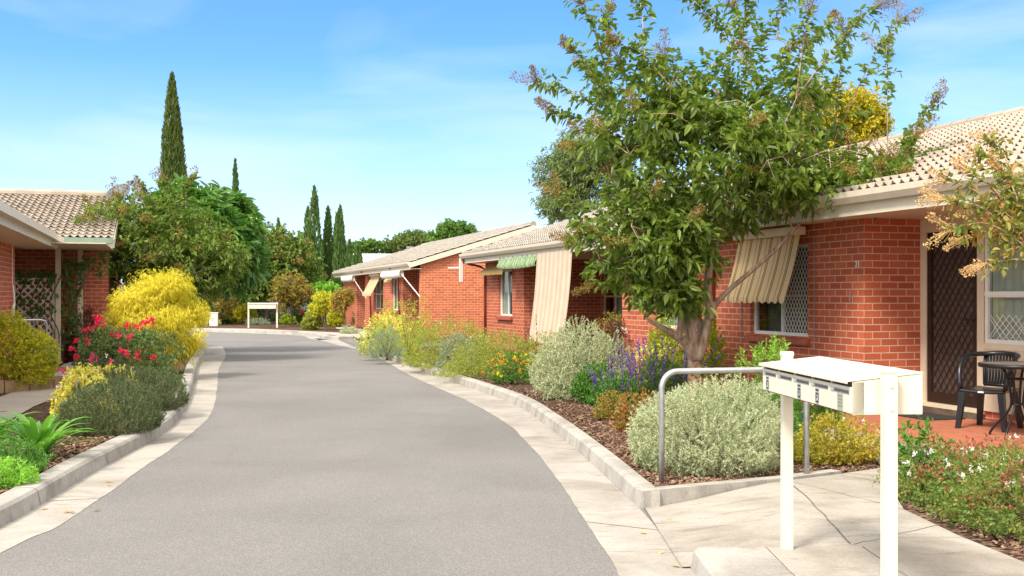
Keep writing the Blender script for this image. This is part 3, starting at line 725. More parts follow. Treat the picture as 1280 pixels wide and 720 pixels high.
# ------------------------------------------------------------------ houses
def tiles(mb, O, U, V, width, length, gauge=.32, roll=.15, seg=5):
    O, U, V = np.array(O, float), np.array(U, float), np.array(V, float); Nn = np.cross(U, V)
    if Nn[2] < 0: Nn = -Nn
    rows = int(round(length/gauge)); gauge = length/rows; nt = int(round(width/.3)); tw = width/nt
    us = np.linspace(0, tw, 2*seg+1); wv = np.maximum(0, np.sin(us/tw*4*math.pi - .9))**.8*.042
    for r in range(rows):
        for t in range(nt):
            j = random.uniform(-.006, .006); k = random.uniform(-.003, .003); u = t*tw + us*.985
            v0, v1 = r*gauge+j, (r+1)*gauge+.04
            lo = O + U*u[:, None] + V*v0 + Nn*(wv[:, None]*1.3+.030+k); hi = O + U*u[:, None] + V*v1 + Nn*(wv[:, None]*.75+.002)
            n = len(u); W = np.concatenate([lo, hi, lo - Nn*.012])
            Q = [(i, i+1, n+i+1, n+i) for i in range(n-1)] + [(2*n+i, 2*n+i+1, i+1, i) for i in range(n-1)]
            mb.add(W, Q)
def ridge_caps(mb, a, b, r=.11, m=0):
    a, b = Vector(a), Vector(b); n = max(2, int((b-a).length/.4)); d = (b-a)/n
    for i in range(n):
        p, q = a+d*i, a+d*(i+1.06)
        mb.tube([tuple(p), tuple(q)], [r*1.06, r*.97], 10, m)
class House:
    def __init__(s, name, label, b0, s0, group='brick houses along the lane'):
        s.root = thing(name, label, 'house', ab(b0, s0, 0), ROT, group); s.o = (b0, s0, 0)
    def mb(s): return MB(s.o)
    def put(s, mb, name, mats, parent=None, smooth=False): return mb.build(name, mats, parent or s.root, smooth)
    def wall(s, mb, b0, b1, s0, s1, z0, z1, holes=()):
        """slab with openings (s-range if the wall runs along s)"""
        hs = sorted(holes); c = s0
        for (ha, hb, za, zb) in hs:
            mb.box(b0, b1, c, ha, z0, z1); mb.box(b0, b1, ha, hb, z0, za)
            if zb < z1: mb.box(b0, b1, ha, hb, zb, z1)
            c = hb
        mb.box(b0, b1, c, s1, z0, z1)
    def window(s, bf, s0, s1, z0, z1, mull=(.5,), rails=(), curtain='curtain', cs=((0, 1),), sill=True, frame='white', grille=None, rec=.08, fw=.045, cdepth=.065):
        f = s.mb(); b0, b1 = bf+rec-.02, bf+rec+.04
        f.box(b0, b1, s0, s1, z0, z0+fw); f.box(b0, b1, s0, s1, z1-fw, z1)
        f.box(b0, b1, s0, s0+fw, z0+fw, z1-fw); f.box(b0, b1, s1-fw, s1, z0+fw, z1-fw)
        for u in mull:
            x = s0+(s1-s0)*u; f.box(b0+.003, b1-.003, x-fw*.4, x+fw*.4, z0+fw, z1-fw)
        for u in rails:
            z = z0+(z1-z0)*u; f.box(b0-.004, b1+.004, s0+fw, s1-fw, z-fw*.5, z+fw*.5)
        fr = s.put(f, 'window', M[frame]); 
        p = s.mb(); p.box(bf+rec+.008, bf+rec+.014, s0+fw, s1-fw, z0+fw, z1-fw); s.put(p, 'pane', M['glass'], fr)
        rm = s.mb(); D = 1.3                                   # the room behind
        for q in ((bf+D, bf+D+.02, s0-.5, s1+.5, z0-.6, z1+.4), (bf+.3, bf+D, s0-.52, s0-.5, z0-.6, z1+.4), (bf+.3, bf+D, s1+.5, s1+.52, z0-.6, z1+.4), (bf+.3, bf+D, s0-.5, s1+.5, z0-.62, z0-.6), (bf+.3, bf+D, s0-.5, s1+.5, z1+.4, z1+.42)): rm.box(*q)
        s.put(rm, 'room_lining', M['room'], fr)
        if curtain:
            c = s.mb()
            for (ca, cb) in cs:
                n = max(8, int((cb-ca)*(s1-s0)/.022)); ys = np.linspace(s0+(s1-s0)*ca, s0+(s1-s0)*cb, n); ph = random.random()*6
                bx = bf+rec+cdepth+.018*np.sin(np.arange(n)*1.25+ph)+.008*np.sin(np.arange(n)*.37)
                V = [(bx[i], ys[i], z) for i in range(n) for z in (z0+.01, z1-.02)]
                c.add(V, [(2*i, 2*i+1, 2*i+3, 2*i+2) for i in range(n-1)])
            s.put(c, 'curtain', M[curtain], fr, True)
        if grille:
            gm = s.mb(); ga, gb = s0+(s1-s0)*grille[0], s0+(s1-s0)*grille[1]; za = z0 + (z1-z0)*grille[2]; zb = z0+(z1-z0)*grille[3]
            st = .075; k = 1.55; bb = bf+rec-.025
            for sg in (1, -1):
                x = ga-(zb-za)/k
                while x < gb+(zb-za)/k:
                    pts = []
                    for zz, yy in ((za, x if sg > 0 else x+(zb-za)/k), (zb, x+(zb-za)/k if sg > 0 else x)): pts.append((yy, zz))
                    (ya, q0), (yb, q1) = pts; dy = yb-ya; dz = q1-q0
                    t0, t1 = 0., 1.
                    for lim, sn in ((ga, 1), (gb, -1)):
                        d0 = (ya-lim)*sn; d1 = (yb-lim)*sn
                        if d0 < 0 and d1 < 0: t0 = 2
                        elif d0 < 0: t0 = max(t0, d0/(d0-d1))
                        elif d1 < 0: t1 = min(t1, d0/(d0-d1))
                    if t1 > t0: gm.tube([(bb+.004*sg, ya+dy*t0, q0+dz*t0), (bb+.004*sg, ya+dy*t1, q0+dz*t1)], .0042, 4)
                    x += st
            s.put(gm, 'security_mesh', M['white'], fr)
        if sill:
            w = s.mb(); w.hexa([(bf-.075, s0-.06, z0-.105), (bf+.09, s0-.06, z0-.105), (bf+.09, s1+.06, z0-.105), (bf-.075, s1+.06, z0-.105)],
                               [(bf-.075, s0-.06, z0-.03), (bf+.09, s0-.06, z0), (bf+.09, s1+.06, z0), (bf-.075, s1+.06, z0-.03)])
            s.put(w, 'sill', M['sill'], fr)
        return fr
    def awning(s, bt, zt, bb, zb, s0, s1, mat, hood=True, val=.08, scal=.16, arm=True):
        root = s.mb(); n = max(4, int((s1-s0)/scal))*6; ys = np.linspace(s0, s1, n+1); t = .006
        sag = lambda u: .02*math.sin(u*math.pi)
        rows = 5; V = []
        for th in (0, t):
            for r in range(rows+1):
                u = r/rows
                for y in ys: V.append((bt+(bb-bt)*u - th + sag(u), y, zt+(zb-zt)*u))
            for y in ys: V.append((bb-th-.004, y, zb - val*(.55+.45*abs(math.sin((y-s0)/scal*math.pi)))))
        k = n+1; m_ = (rows+2)*k
        Q = [(r*k+i, r*k+i+1, (r+1)*k+i+1, (r+1)*k+i) for r in range(rows+1) for i in range(n)]
        Q2 = [tuple(x+m_ for x in q[::-1]) for q in Q]
        Q3 = [((rows+1)*k+i, (rows+1)*k+i+1, m_+(rows+1)*k+i+1, m_+(rows+1)*k+i) for i in range(n)]
        root.add(V, Q+Q2+Q3); o = s.put(root, 'awning', mat)
        if hood:
            h = s.mb(); h.box(bt-.10, bt+.06, s0-.03, s1+.03, zt-.01, zt+.10, bev=.012); s.put(h, 'awning_hood', M['cream'], o)
        if arm:
            a = s.mb()
            for y in (s0+.02, s1-.02): a.tube([(bb+.01, y, zb+.02), (bt+.08, y, zb+.02)], .012, 6)
            a.tube([(bb+.012, s0, zb+.01), (bb+.012, s1, zb+.01)], .013, 6); s.put(a, 'awning_arm', M['galv'], o)
        return o
    def roll(s, b, z0, z1, s0, s1, mat):
        m = s.mb(); n = 60; ys = np.linspace(s0, s1, n); r = (z1-z0)/2; V = []
        for y in ys:
            for k in range(12):
                a = k/12*6.283; rr = r*(1+.10*math.sin(y*31+k))*(1 if math.sin(a) < 0 else .85)
                V.append((b+math.cos(a)*rr*.6, y, (z0+z1)/2+math.sin(a)*rr - .02*math.sin((y-s0)/(s1-s0)*3.14)))
        m.add(V, [(i*12+k, i*12+(k+1) % 12, (i+1)*12+(k+1) % 12, (i+1)*12+k) for i in range(n-1) for k in range(12)])
        return s.put(m, 'rolled_awning', mat, None, True)
    def gable_roof(s, be, br, bb, ze, zr, s0, s1, tmat, wallb=None, gmat=None, gable=(True, True), soff=2.49, gw=None, tile_back=False):
        zb = zr-(zr-ze)*(bb-br)/(br-be); Vf = np.array([br-be, 0, zr-ze]); lf = np.linalg.norm(Vf)
        t = s.mb(); tiles(t, (be-.04, s0, ze+.0), (0, 1, 0), Vf/lf, s1-s0, lf)
        if tile_back:
            Vb = np.array([br-bb, 0, zr-zb]); lb = np.linalg.norm(Vb); tiles(t, (bb, s0, zb), (0, 1, 0), Vb/lb, s1-s0, lb)
        t.prism([(be, s0+.02, ze-.015), (br, s0+.02, zr-.015), (bb, s0+.02, zb-.015), (bb, s0+.02, zb-.10), (br, s0+.02, zr-.10), (be, s0+.02, ze-.10)], (0, s1-s0-.04, 0))
        ridge_caps(t, (br, s0, zr+.02), (br, s1, zr+.02)); ro = s.put(t, 'roof', tmat)
        f = s.mb(); f.box(be+.02, be+.045, s0+.03, s1-.03, soff-.02, ze-.02)
        k = s.mb(); k.add([(be-.10, y, z) for y in (s0-.01, s1+.01) for z in (ze-.09, ze+.01)] and [
            (be-.06, s0, ze-.115), (be+.018, s0, ze-.115), (be+.018, s0, ze+.01), (be-.115, s0, ze+.015), (be-.105, s0, ze-.05),
            (be-.06, s1, ze-.115), (be+.018, s1, ze-.115), (be+.018, s1, ze+.01), (be-.115, s1, ze+.015), (be-.105, s1, ze-.05)],
            [(0, 1, 6, 5), (1, 2, 7, 6), (2, 3, 8, 7), (3, 4, 9, 8), (4, 0, 5, 9), (0, 4, 3, 2), (5, 7, 8, 9)], [(0, 2, 1), (5, 6, 7)])
        s.put(k, 'gutter', M['fascia'], ro)
        # barge boards
        for (y0, y1) in ((s0-.025, s0+.015), (s1-.015, s1+.025)):
            f.prism([(be-.03, y0, ze-.20), (be-.03, y0, ze-.02), (br, y0, zr-.02), (br, y0, zr-.20)], (0, y1-y0, 0))
            f.prism([(br, y0, zr-.20), (br, y0, zr-.02), (bb, y0, zb-.02), (bb, y0, zb-.20)], (0, y1-y0, 0))
        s.put(f, 'fascia', M['fascia'], ro)
        if wallb is not None:
            q = s.mb(); q.box(be+.046, wallb, s0+.03, s1-.03, soff, soff+.02); s.put(q, 'soffit', M['cream'], ro)
        gw = gw or (wallb, bb-.5)
        for on, y0, y1 in ((gable[0], s0+.13, s0+.36), (gable[1], s1-.36, s1-.13)):
            if not on: continue
            gm = s.mb()
            zl = lambda b: (ze+(zr-ze)*(b-be)/(br-be) if b <= br else zr-(zr-ze)*(b-br)/(br-be))-.11
            gm.prism([(gw[0], y0, 2.56), (gw[1], y0, 2.56), (gw[1], y0, max(zl(gw[1]), 2.57)), (br, y0, zl(br)), (gw[0], y0, zl(gw[0]))], (0, y1-y0, 0)); s.put(gm, 'gable', gmat)
        return ro
    def downpipe(s, pts, mat='pipe', r=.035):
        m = s.mb(); m.tube(pts, r, 8); return s.put(m, 'downpipe', M[mat], None, True)

# --- the near brick unit
H = House('brick_house', 'red brick house number 21 with a paved porch and a dark screen door', 8.06, 11.47)
w = H.mb(); W1 = (12.69, 14.18, 1.01, 2.25); W0 = (15.9, 17.45, 1.01, 2.25)
H.wall(w, 8.06, 8.30, 11.47, 18.87, 0, 2.56, [W1, W0])
w.box(8.30, 8.86, 11.47, 11.71, 0, 2.56)                       # porch return
w.box(8.30, 17.6, 18.63, 18.87, 0, 2.56)                       # far end
w.box(17.6, 17.84, 1.8, 18.87, 0, 2.56); w.box(9.1, 17.6, 1.8, 2.04, 0, 2.56)
w.box(8.87, 9.1, 1.8, 8.2, 0, 2.56)
w.box(8.90, 9.1, 8.2, 11.47, 0, .27)
H.put(w, 'wall', M['brick'])
H.gable_roof(7.50, 12.7, 17.9, 2.72, 4.36, 1.5, 19.15, M['tile'], 8.06, M['brick'], (False, True), gw=(8.06, 17.84))
q = H.mb(); q.box(8.0, 8.95, 2.0, 11.465, 2.492, 2.515); H.put(q, 'porch_ceiling', M['cream'])
hn = H.mb(); text_mesh(hn, '21', .105, Matrix(((0, 0, -1, 8.058), (-1, 0, 0, 11.60), (0, 1, 0, 1.935), (0, 0, 0, 1)))); H.put(hn, 'house_number', M['white'])
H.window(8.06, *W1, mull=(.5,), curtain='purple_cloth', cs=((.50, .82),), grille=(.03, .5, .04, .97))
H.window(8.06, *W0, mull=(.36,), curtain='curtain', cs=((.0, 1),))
H.awning(7.93, 2.36, 7.70, 1.53, 12.66, 14.28, M['awn_tan'])
H.awning(7.93, 2.36, 7.66, 1.86, 15.8, 17.5, M['awn_white'])
H.downpipe([(7.55, 15.25, 2.62), (7.80, 15.25, 2.45), (8.01, 15.25, 2.38), (8.015, 15.25, .1)])
for q_ in ([(8.045, 12.52, 2.3), (8.045, 12.52, 1.05), (8.03, 12.49, .85)], [(8.045, 14.42, 2.3), (8.045, 14.42, 1.05), (8.03, 14.39, .85)], [(8.045, 11.72, 1.62), (8.03, 11.72, 1.48)]):
    cd = H.mb(); cd.tube(q_, .007, 5); H.put(cd, 'awning_cord', M['inkgrey'])
# timber front of the porch: door, window unit, cladding
f = H.mb()
f.box(8.86, 8.95, 11.36, 11.465, .25, 2.49); f.box(8.86, 8.95, 10.36, 10.47, .25, 2.49)
f.box(8.86, 8.95, 10.47, 11.36, 2.32, 2.49); f.box(8.84, 8.97, 10.38, 11.465, .21, .262); 
f.box(8.865, 8.95, 8.2, 10.36, .25, .96); f.box(8.852, 8.95, 8.2, 10.36, .95, 1.02); f.box(8.865, 8.95, 8.2, 10.36, 2.30, 2.49)
H.put(f, 'porch_front', M['cream'])
st = H.mb(); st.box(8.80, 8.92, 10.38, 11.46, .10, .212); H.put(st, 'doorstep', M['concretedark'])
d = H.mb(); z0, z1 = .265, 2.315; ya, yb = 10.475, 11.355
d.box(8.875, 8.905, ya, ya+.075, z0, z1, bev=.004); d.box(8.875, 8.905, yb-.075, yb, z0, z1, bev=.004)
d.box(8.877, 8.903, ya+.075, yb-.075, z1-.075, z1); d.box(8.877, 8.903, ya+.075, yb-.075, z0, z0+.13)
dr = H.put(d, 'door', M['dark'])
d = H.mb(); d.box(8.907, 8.925, ya+.02, yb-.02, z0+.02, z1-.02); H.put(d, 'fly_screen', M['brownmesh'], dr)
d = H.mb(); k = 1.35; a0, a1, c0, c1 = ya+.075, yb-.075, z0+.13, z1-.075
for sg in (1, -1):
    x = a0-(c1-c0)/k
    while x < a1+(c1-c0)/k:
        pa = (x, c0) if sg > 0 else (x+(c1-c0)/k, c0); pb_ = (x+(c1-c0)/k, c1) if sg > 0 else (x, c1)
        t0, t1 = 0, 1
        dy = pb_[0]-pa[0]
        ts = sorted(((a0-pa[0])/dy, (a1-pa[0])/dy)); t0, t1 = max(0, ts[0]), min(1, ts[1])
        if t1 > t0: d.tube([(8.888+.003*sg, pa[0]+dy*t0, pa[1]+(c1-c0)*t0), (8.888+.003*sg, pa[0]+dy*t1, pa[1]+(c1-c0)*t1)], .0065 if sg < 0 else .0035, 4)
        x += .105
H.put(d, 'diamond_grille', M['dark'], dr)
d = H.mb(); d.box(8.865, 8.876, ya+.018, ya+.058, 1.16, 1.36, bev=.004); d.tube([(8.868, ya+.04, 1.27), (8.83, ya+.04, 1.27), (8.83, ya+.16, 1.275)], .011, 8); H.put(d, 'handle', M['black'], dr)
wn = H.window(8.86, 8.25, 10.34, 1.02, 2.30, mull=(), rails=(.42,), curtain='curtain', cs=((.02, .98),), sill=False, rec=.02, cdepth=.06)
e = H.mb(); e.box(8.845, 8.885, 9.62, 9.66, 1.05, 1.53); e.box(8.85, 8.885, 9.0, 9.03, 1.05, 1.53)
e.box(8.842, 8.89, 8.27, 10.33, 1.552, 1.60); H.put(e, 'sash', M['white'], wn)
gm = H.mb()
for i in range(6):
    for sg in (1, -1):
        x = 9.72+i*.1; gm.tube([(8.868, max(9.67, min(10.3, x-.15*sg)), 1.06), (8.868, max(9.67, min(10.3, x+.15*sg)), 1.34)], .004, 4)
H.put(gm, 'security_mesh', M['white'], wn)
mt = MB(H.o); 

# --- the middle unit
H2 = House('brick_house', 'red brick house with a green rolled awning and a long drop blind on its porch', 8.7, 26.7)
w = H2.mb(); W2 = (27.67, 28.9, 1.02, 2.25)
H2.wall(w, 8.70, 8.94, 26.7, 30.2, 0, 2.56, [W2]); w.box(8.94, 10.8, 26.7, 26.94, 0, 2.56)
H2.wall(w, 10.8, 11.04, 19.6, 26.7, 0, 2.56, [(25.1, 26.62, .92, 2.4), (22.6, 23.5, .2, 2.3)])
w.box(8.94, 17.8, 29.96, 30.2, 0, 2.56); w.box(17.8, 18.04, 19.6, 30.2, 0, 2.56); w.box(11.04, 17.8, 19.6, 19.84, 0, 2.56)
H2.put(w, 'wall', M['brick'])
dd = H2.mb(); dd.box(10.86, 10.92, 22.6, 23.5, .2, 2.3); H2.put(dd, 'door', M['dark'])
H2.gable_roof(8.10, 13.3, 18.5, 2.72, 4.36, 19.3, 30.45, M['tilefar'], 8.7, M['brick2'], (True, True), gw=(8.7, 18.04))
q = H2.mb(); q.box(8.7, 10.85, 19.6, 26.69, 2.492, 2.515); H2.put(q, 'porch_ceiling', M['cream'])
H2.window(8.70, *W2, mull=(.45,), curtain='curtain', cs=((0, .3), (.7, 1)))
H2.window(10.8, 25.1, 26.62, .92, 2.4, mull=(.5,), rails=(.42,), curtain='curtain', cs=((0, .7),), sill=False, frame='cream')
H2.awning(8.60, 2.42, 8.36, 2.22, 27.4, 29.5, M['awn_yellow'], hood=False, val=.12, scal=.2)
gr = H2.mb()                                              # green blind hung from the fascia
n = 80; ys = np.linspace(23.95, 26.95, n); V = []
for th in (0, .008):
    for y in ys:
        sw = .025*math.sin(y*17)+.012*math.sin(y*41)
        for z, o in ((2.52, 0), (2.40, sw*.6), (2.30, sw-.05), (2.245-.03*math.sin((y-23.95)*1.05), sw-.01)): V.append((8.12+o+th, y, z))
Q = [(i*4+j, i*4+j+1, (i+1)*4+j+1, (i+1)*4+j) for i in range(n-1) for j in range(3)]
gr.add(V, Q+[tuple(x+n*4 for x in q_[::-1]) for q_ in Q]); H2.put(gr, 'rolled_awning', M['awn_green'], None, True)
bl = H2.mb(); n = 70; ys = np.linspace(21.6, 23.88, n); V = []
for th in (0, .006):
    for y in ys:
        for r in range(9):
            u = r/8; V.append((8.10-.22*u + .035*math.sin(u*3.14) + .012*u*math.sin(y*9) + th, y, 2.52-2.0*u))
Q = [(i*9+j, i*9+j+1, (i+1)*9+j+1, (i+1)*9+j) for i in range(n-1) for j in range(8)]
bl.add(V, Q+[tuple(x+n*9 for x in q_[::-1]) for q_ in Q]); H2.put(bl, 'drop_blind', M['blind'], None, True)
H2.downpipe([(8.05, 30.38, 2.62), (8.10, 30.36, 2.50), (8.55, 30.20, 2.38), (8.655, 30.1, 2.30), (8.66, 30.08, .1)])
rh = H2.mb(); rh.box(8.0, 8.09, 30.40, 30.48, 1.95, 2.62); rh.tube([(8.04, 30.44, 2.35), (7.75, 30.75, 2.35)], .02, 6); H2.put(rh, 'rainwater_head', M['white'])
lt = H2.mb(); lt.box(9.15, 9.27, 26.62, 26.698, 1.52, 1.66, bev=.01); lt.tube([(9.3, 26.68, 1.58), (9.5, 26.66, 1.55)], .03, 8); H2.put(lt, 'wall_lamp', M['grey'])

# --- the far unit
H1 = House('brick_house', 'farthest brick house, a tall orange brick gable and small tan awnings', 8.5, 37.8)
w = H1.mb(); Wa = (41.5, 42.7, 1.0, 2.25); Wb = (44.6, 46.5, 1.0, 2.25)
H1.wall(w, 8.5, 8.74, 40.6, 48.8, 0, 2.56, [Wa, Wb]); w.box(8.74, 10.6, 40.6, 40.84, 0, 2.56)
w.box(10.6, 10.84, 38.1, 40.6, 0, 2.56); w.box(8.74, 10.6, 48.56, 48.8, 0, 2.56)
w.box(10.6, 10.84, 48.8, 51.0, 0, 2.56); w.box(8.5, 8.74, 51.0, 54.9, 0, 2.56); w.box(8.74, 10.6, 51.0, 51.24, 0, 2.56)
w.box(8.74, 16.6, 54.66, 54.9, 0, 2.56); w.box(16.6, 16.84, 37.85, 54.9, 0, 2.56)
H1.put(w, 'wall', M['brick'])
w = H1.mb(); w.box(8.5, 16.6, 37.66, 37.90, 0, 2.56); H1.put(w, 'end_wall', M['brick2'])
H1.gable_roof(8.10, 12.6, 17.1, 2.72, 4.10, 37.53, 55.4, M['tilefar'], 8.5, M['brick2'], (True, True), gw=(8.5, 16.84))
H1.window(8.5, *Wa, mull=(.5,), curtain='curtain', cs=((0, .5),)); H1.window(8.5, *Wb, mull=(.5,), rails=(.5,), curtain='curtain', cs=((.6, 1),))
H1.awning(8.38, 2.38, 8.0, 1.62, 44.5, 46.6, M['awn_plain']); H1.awning(8.40, 2.42, 8.20, 2.15, 41.4, 42.8, M['awn_plain'], arm=False)
H1.roll(7.98, 2.22, 2.50, 38.4, 42.0, M['awn_white']); H1.roll(7.98, 2.22, 2.50, 48.8, 52.0, M['awn_white'])
for q_ in ([(7.98, 38.5, 2.35), (8.55, 37.7, 1.45)], [(7.98, 48.9, 2.35), (8.5, 48.5, 1.45)]):
    ar = H1.mb(); ar.tube(q_, .02, 6); H1.put(ar, 'awning_arm', M['white'])
H1.downpipe([(8.06, 41.1, 2.6), (8.4, 41.05, 2.45), (8.46, 41.0, .1)]); H1.downpipe([(8.06, 47.4, 2.6), (8.4, 47.2, 2.4), (8.46, 47.0, .1)])

# --- the house across the lane
HL = House('brick_house', 'red brick house across the lane with a lattice screened porch and tiled roof', -2.7, 22.8)
w = HL.mb(); w.box(-2.94, -2.7, 12.6, 22.8, 0, 2.56); w.box(-8.0, -2.94, 22.56, 22.8, 0, 2.56); w.box(-8.0, -1.2, 26.2, 26.44, 0, 2.62)
w.box(-1.44, -1.2, 26.44, 34.0, 0, 2.62); w.box(-8.0, -2.94, 12.6, 12.84, 0, 2.56); w.box(-8.24, -8.0, 12.6, 34, 0, 2.56); w.box(-8, -1.44, 33.76, 34, 0, 2.56)
w.box(-6.2, -6.0, 22.8, 26.2, 0, 2.56)
HL.put(w, 'wall', M['brick'])
t = HL.mb()
# wing along the lane
ze, be = 2.74, -2.1
Vf = np.array([-5.2, 0, 1.64]); lf = np.linalg.norm(Vf)
tiles(t, (be, 12.2, ze), (0, 1, 0), Vf/lf, 12.1, lf)
t.prism([(be, 12.2, ze-.015), (be-5.2, 12.2, ze+1.625), (be-5.2, 12.2, ze+1.5), (be, 12.2, ze-.1)], (0, 12.6, 0))
# wing across, ridge along b
Vs = np.array([0, 5.1, 1.33]); ls = np.linalg.norm(Vs)
tiles(t, (-9.0, 25.2, 2.78), (1, 0, 0), Vs/ls, 7.95, ls)
t.prism([(-9.0, 25.2, 2.765), (-9.0, 30.3, 4.095), (-9.0, 35.4, 2.765), (-9.0, 35.4, 2.67), (-9.0, 30.3, 3.99), (-9.0, 25.2, 2.67)], (7.93, 0, 0))
ridge_caps(t, (-9.0, 30.3, 4.14), (-1.05, 30.3, 4.14))
ro = HL.put(t, 'roof', M['tile'])
f = HL.mb(); f.box(be+.01, be+.035, 12.2, 24.25, 2.50, 2.72); f.box(-5.9, -1.06, 25.19, 25.215, 2.56, 2.77)
for s_ in (1,):
    f.prism([(-1.06, 25.2, 2.58), (-1.06, 25.2, 2.76), (-1.06, 30.3, 4.09), (-1.06, 30.3, 3.91)], (.035, 0, 0)); f.prism([(-1.06, 30.3, 3.91), (-1.06, 30.3, 4.09), (-1.06, 35.4, 2.76), (-1.06, 35.4, 2.58)], (.035, 0, 0))
HL.put(f, 'fascia', M['fascia'], ro)
k = HL.mb(); k.box(be+.036, be+.15, 12.1, 24.3, 2.62, 2.74); HL.put(k, 'gutter', M['fascia'], ro)
k = HL.mb(); k.box(-2.6, -1.05, 25.07, 25.185, 2.68, 2.79); HL.put(k, 'gutter', plain('green_gutter', (.17, .24, .19), .5), ro)
q = HL.mb(); q.box(-2.7, be, 12.2, 24.2, 2.50, 2.52); q.box(-6.0, -1.08, 22.81, 26.19, 2.56, 2.58); HL.put(q, 'soffit', M['cream'], ro)
gmm = HL.mb(); gmm.prism([(-1.2, 26.2, 2.62), (-1.2, 34, 2.62), (-1.2, 30.3, 3.9)], (-.2, 0, 0)); HL.put(gmm, 'gable', M['brick'])
for (b_, s__) in ((-2.15, 25.3), (-1.75, 25.9)):
    p = HL.mb(); p.box(b_-.05, b_+.05, s__-.05, s__+.05, .1, 2.62 if b_ < -2.1 else 2.6); HL.put(p, 'porch_post', M['cream'])
la = HL.mb(); a0, a1, c0, c1, yy = -3.02, -2.22, .32, 1.93, 25.3
la.box(a0, a1, yy-.02, yy+.02, c1-.04, c1); la.box(a0, a1, yy-.02, yy+.02, c0, c0+.04); la.box(a0, a0+.04, yy-.018, yy+.018, c0, c1); la.box(a1-.04, a1, yy-.018, yy+.018, c0, c1)
for sg in (1, -1):
    x = a0-(c1-c0)
    while x < a1+(c1-c0):
        pa, pb_ = ((x, c0), (x+(c1-c0), c1)) if sg > 0 else ((x+(c1-c0), c0), (x, c1)); dx = pb_[0]-pa[0]
        ts = sorted(((a0-pa[0])/dx, (a1-pa[0])/dx)); t0, t1 = max(0, ts[0]), min(1, ts[1])
        if t1 > t0+.01:
            A_ = np.array([pa[0]+dx*t0, yy+.006*sg, pa[1]+(c1-c0)*t0]); B_ = np.array([pa[0]+dx*t1, yy+.006*sg, pa[1]+(c1-c0)*t1])
            nx = np.array([-(B_-A_)[2], 0, (B_-A_)[0]]); nx = nx/np.linalg.norm(nx)*.018; tt = np.array([0, .005, 0])
            la.hexa([A_-nx-tt, B_-nx-tt, B_-nx+tt, A_-nx+tt], [A_+nx-tt, B_+nx-tt, B_+nx+tt, A_+nx+tt])
        x += .155
HL.put(la, 'lattice_screen', M['lattice'])
ho = HL.mb(); ho.tube(catmull([(-2.66, 22.2, 1.75), (-2.64, 22.22, 1.45), (-2.66, 22.3, 1.25), (-2.66, 22.2, 1.12), (-2.66, 22.1, 1.25), (-2.64, 22.2, 1.42)], 6), .018, 6); ho.tube([(-2.67, 22.2, 2.5), (-2.67, 22.2, 1.7)], .008, 5); HL.put(ho, 'hose_coil', M['white'])
# ------------------------------------------------------------------ letterboxes
lb = thing('letterbox_bank', 'cream bank of five letterboxes with a sloping lid on two posts by the path', 'letterbox bank', (1.6, 5.55, .124), .075)
# local y runs along the bank (far = +), x across: doors face -x
h0, h1 = 1.025-.124, 1.17-.124; x0, x1 = -.145, .175; y0, y1 = -.65, .65
m = MB(); m.add([(x0, y0, h0), (x1, y0, h0), (x1, y0, h1+.035), (x0, y0, h1), (x0, y1, h0), (x1, y1, h0), (x1, y1, h1+.035), (x0, y1, h1)],
                [(0, 1, 2, 3), (5, 4, 7, 6), (1, 5, 6, 2), (4, 5, 1, 0)])
m.box(x0+.035, x0+.045, y0+.004, y1-.004, h0, h1-.004)
for i in range(6):
    y = y0+(y1-y0)*i/5; m.box(x0+.001, x0+.055, y-(.004 if 0 < i < 5 else 0)-(.004 if i == 5 else 0), y+(.004 if 0 < i < 5 else 0)+(.004 if i == 0 else 0), h0+.001, h1-.002)
m.build('cabinet', M['letter'], lb)
m = MB(); lx = x0-.035
lx = x0-.024
m.hexa([(lx, y0-.003, h1+.0005), (x1+.003, y0-.003, h1+.037), (x1+.003, y1+.003, h1+.037), (lx, y1+.003, h1+.0005)],
       [(lx, y0-.003, h1+.0055), (x1+.003, y0-.003, h1+.042), (x1+.003, y1+.003, h1+.042), (lx, y1+.003, h1+.0055)])
m.box(lx-.003, lx+.002, y0-.002, y1+.002, h1-.008, h1+.004)
m.build('lid', M['letter'], lb)
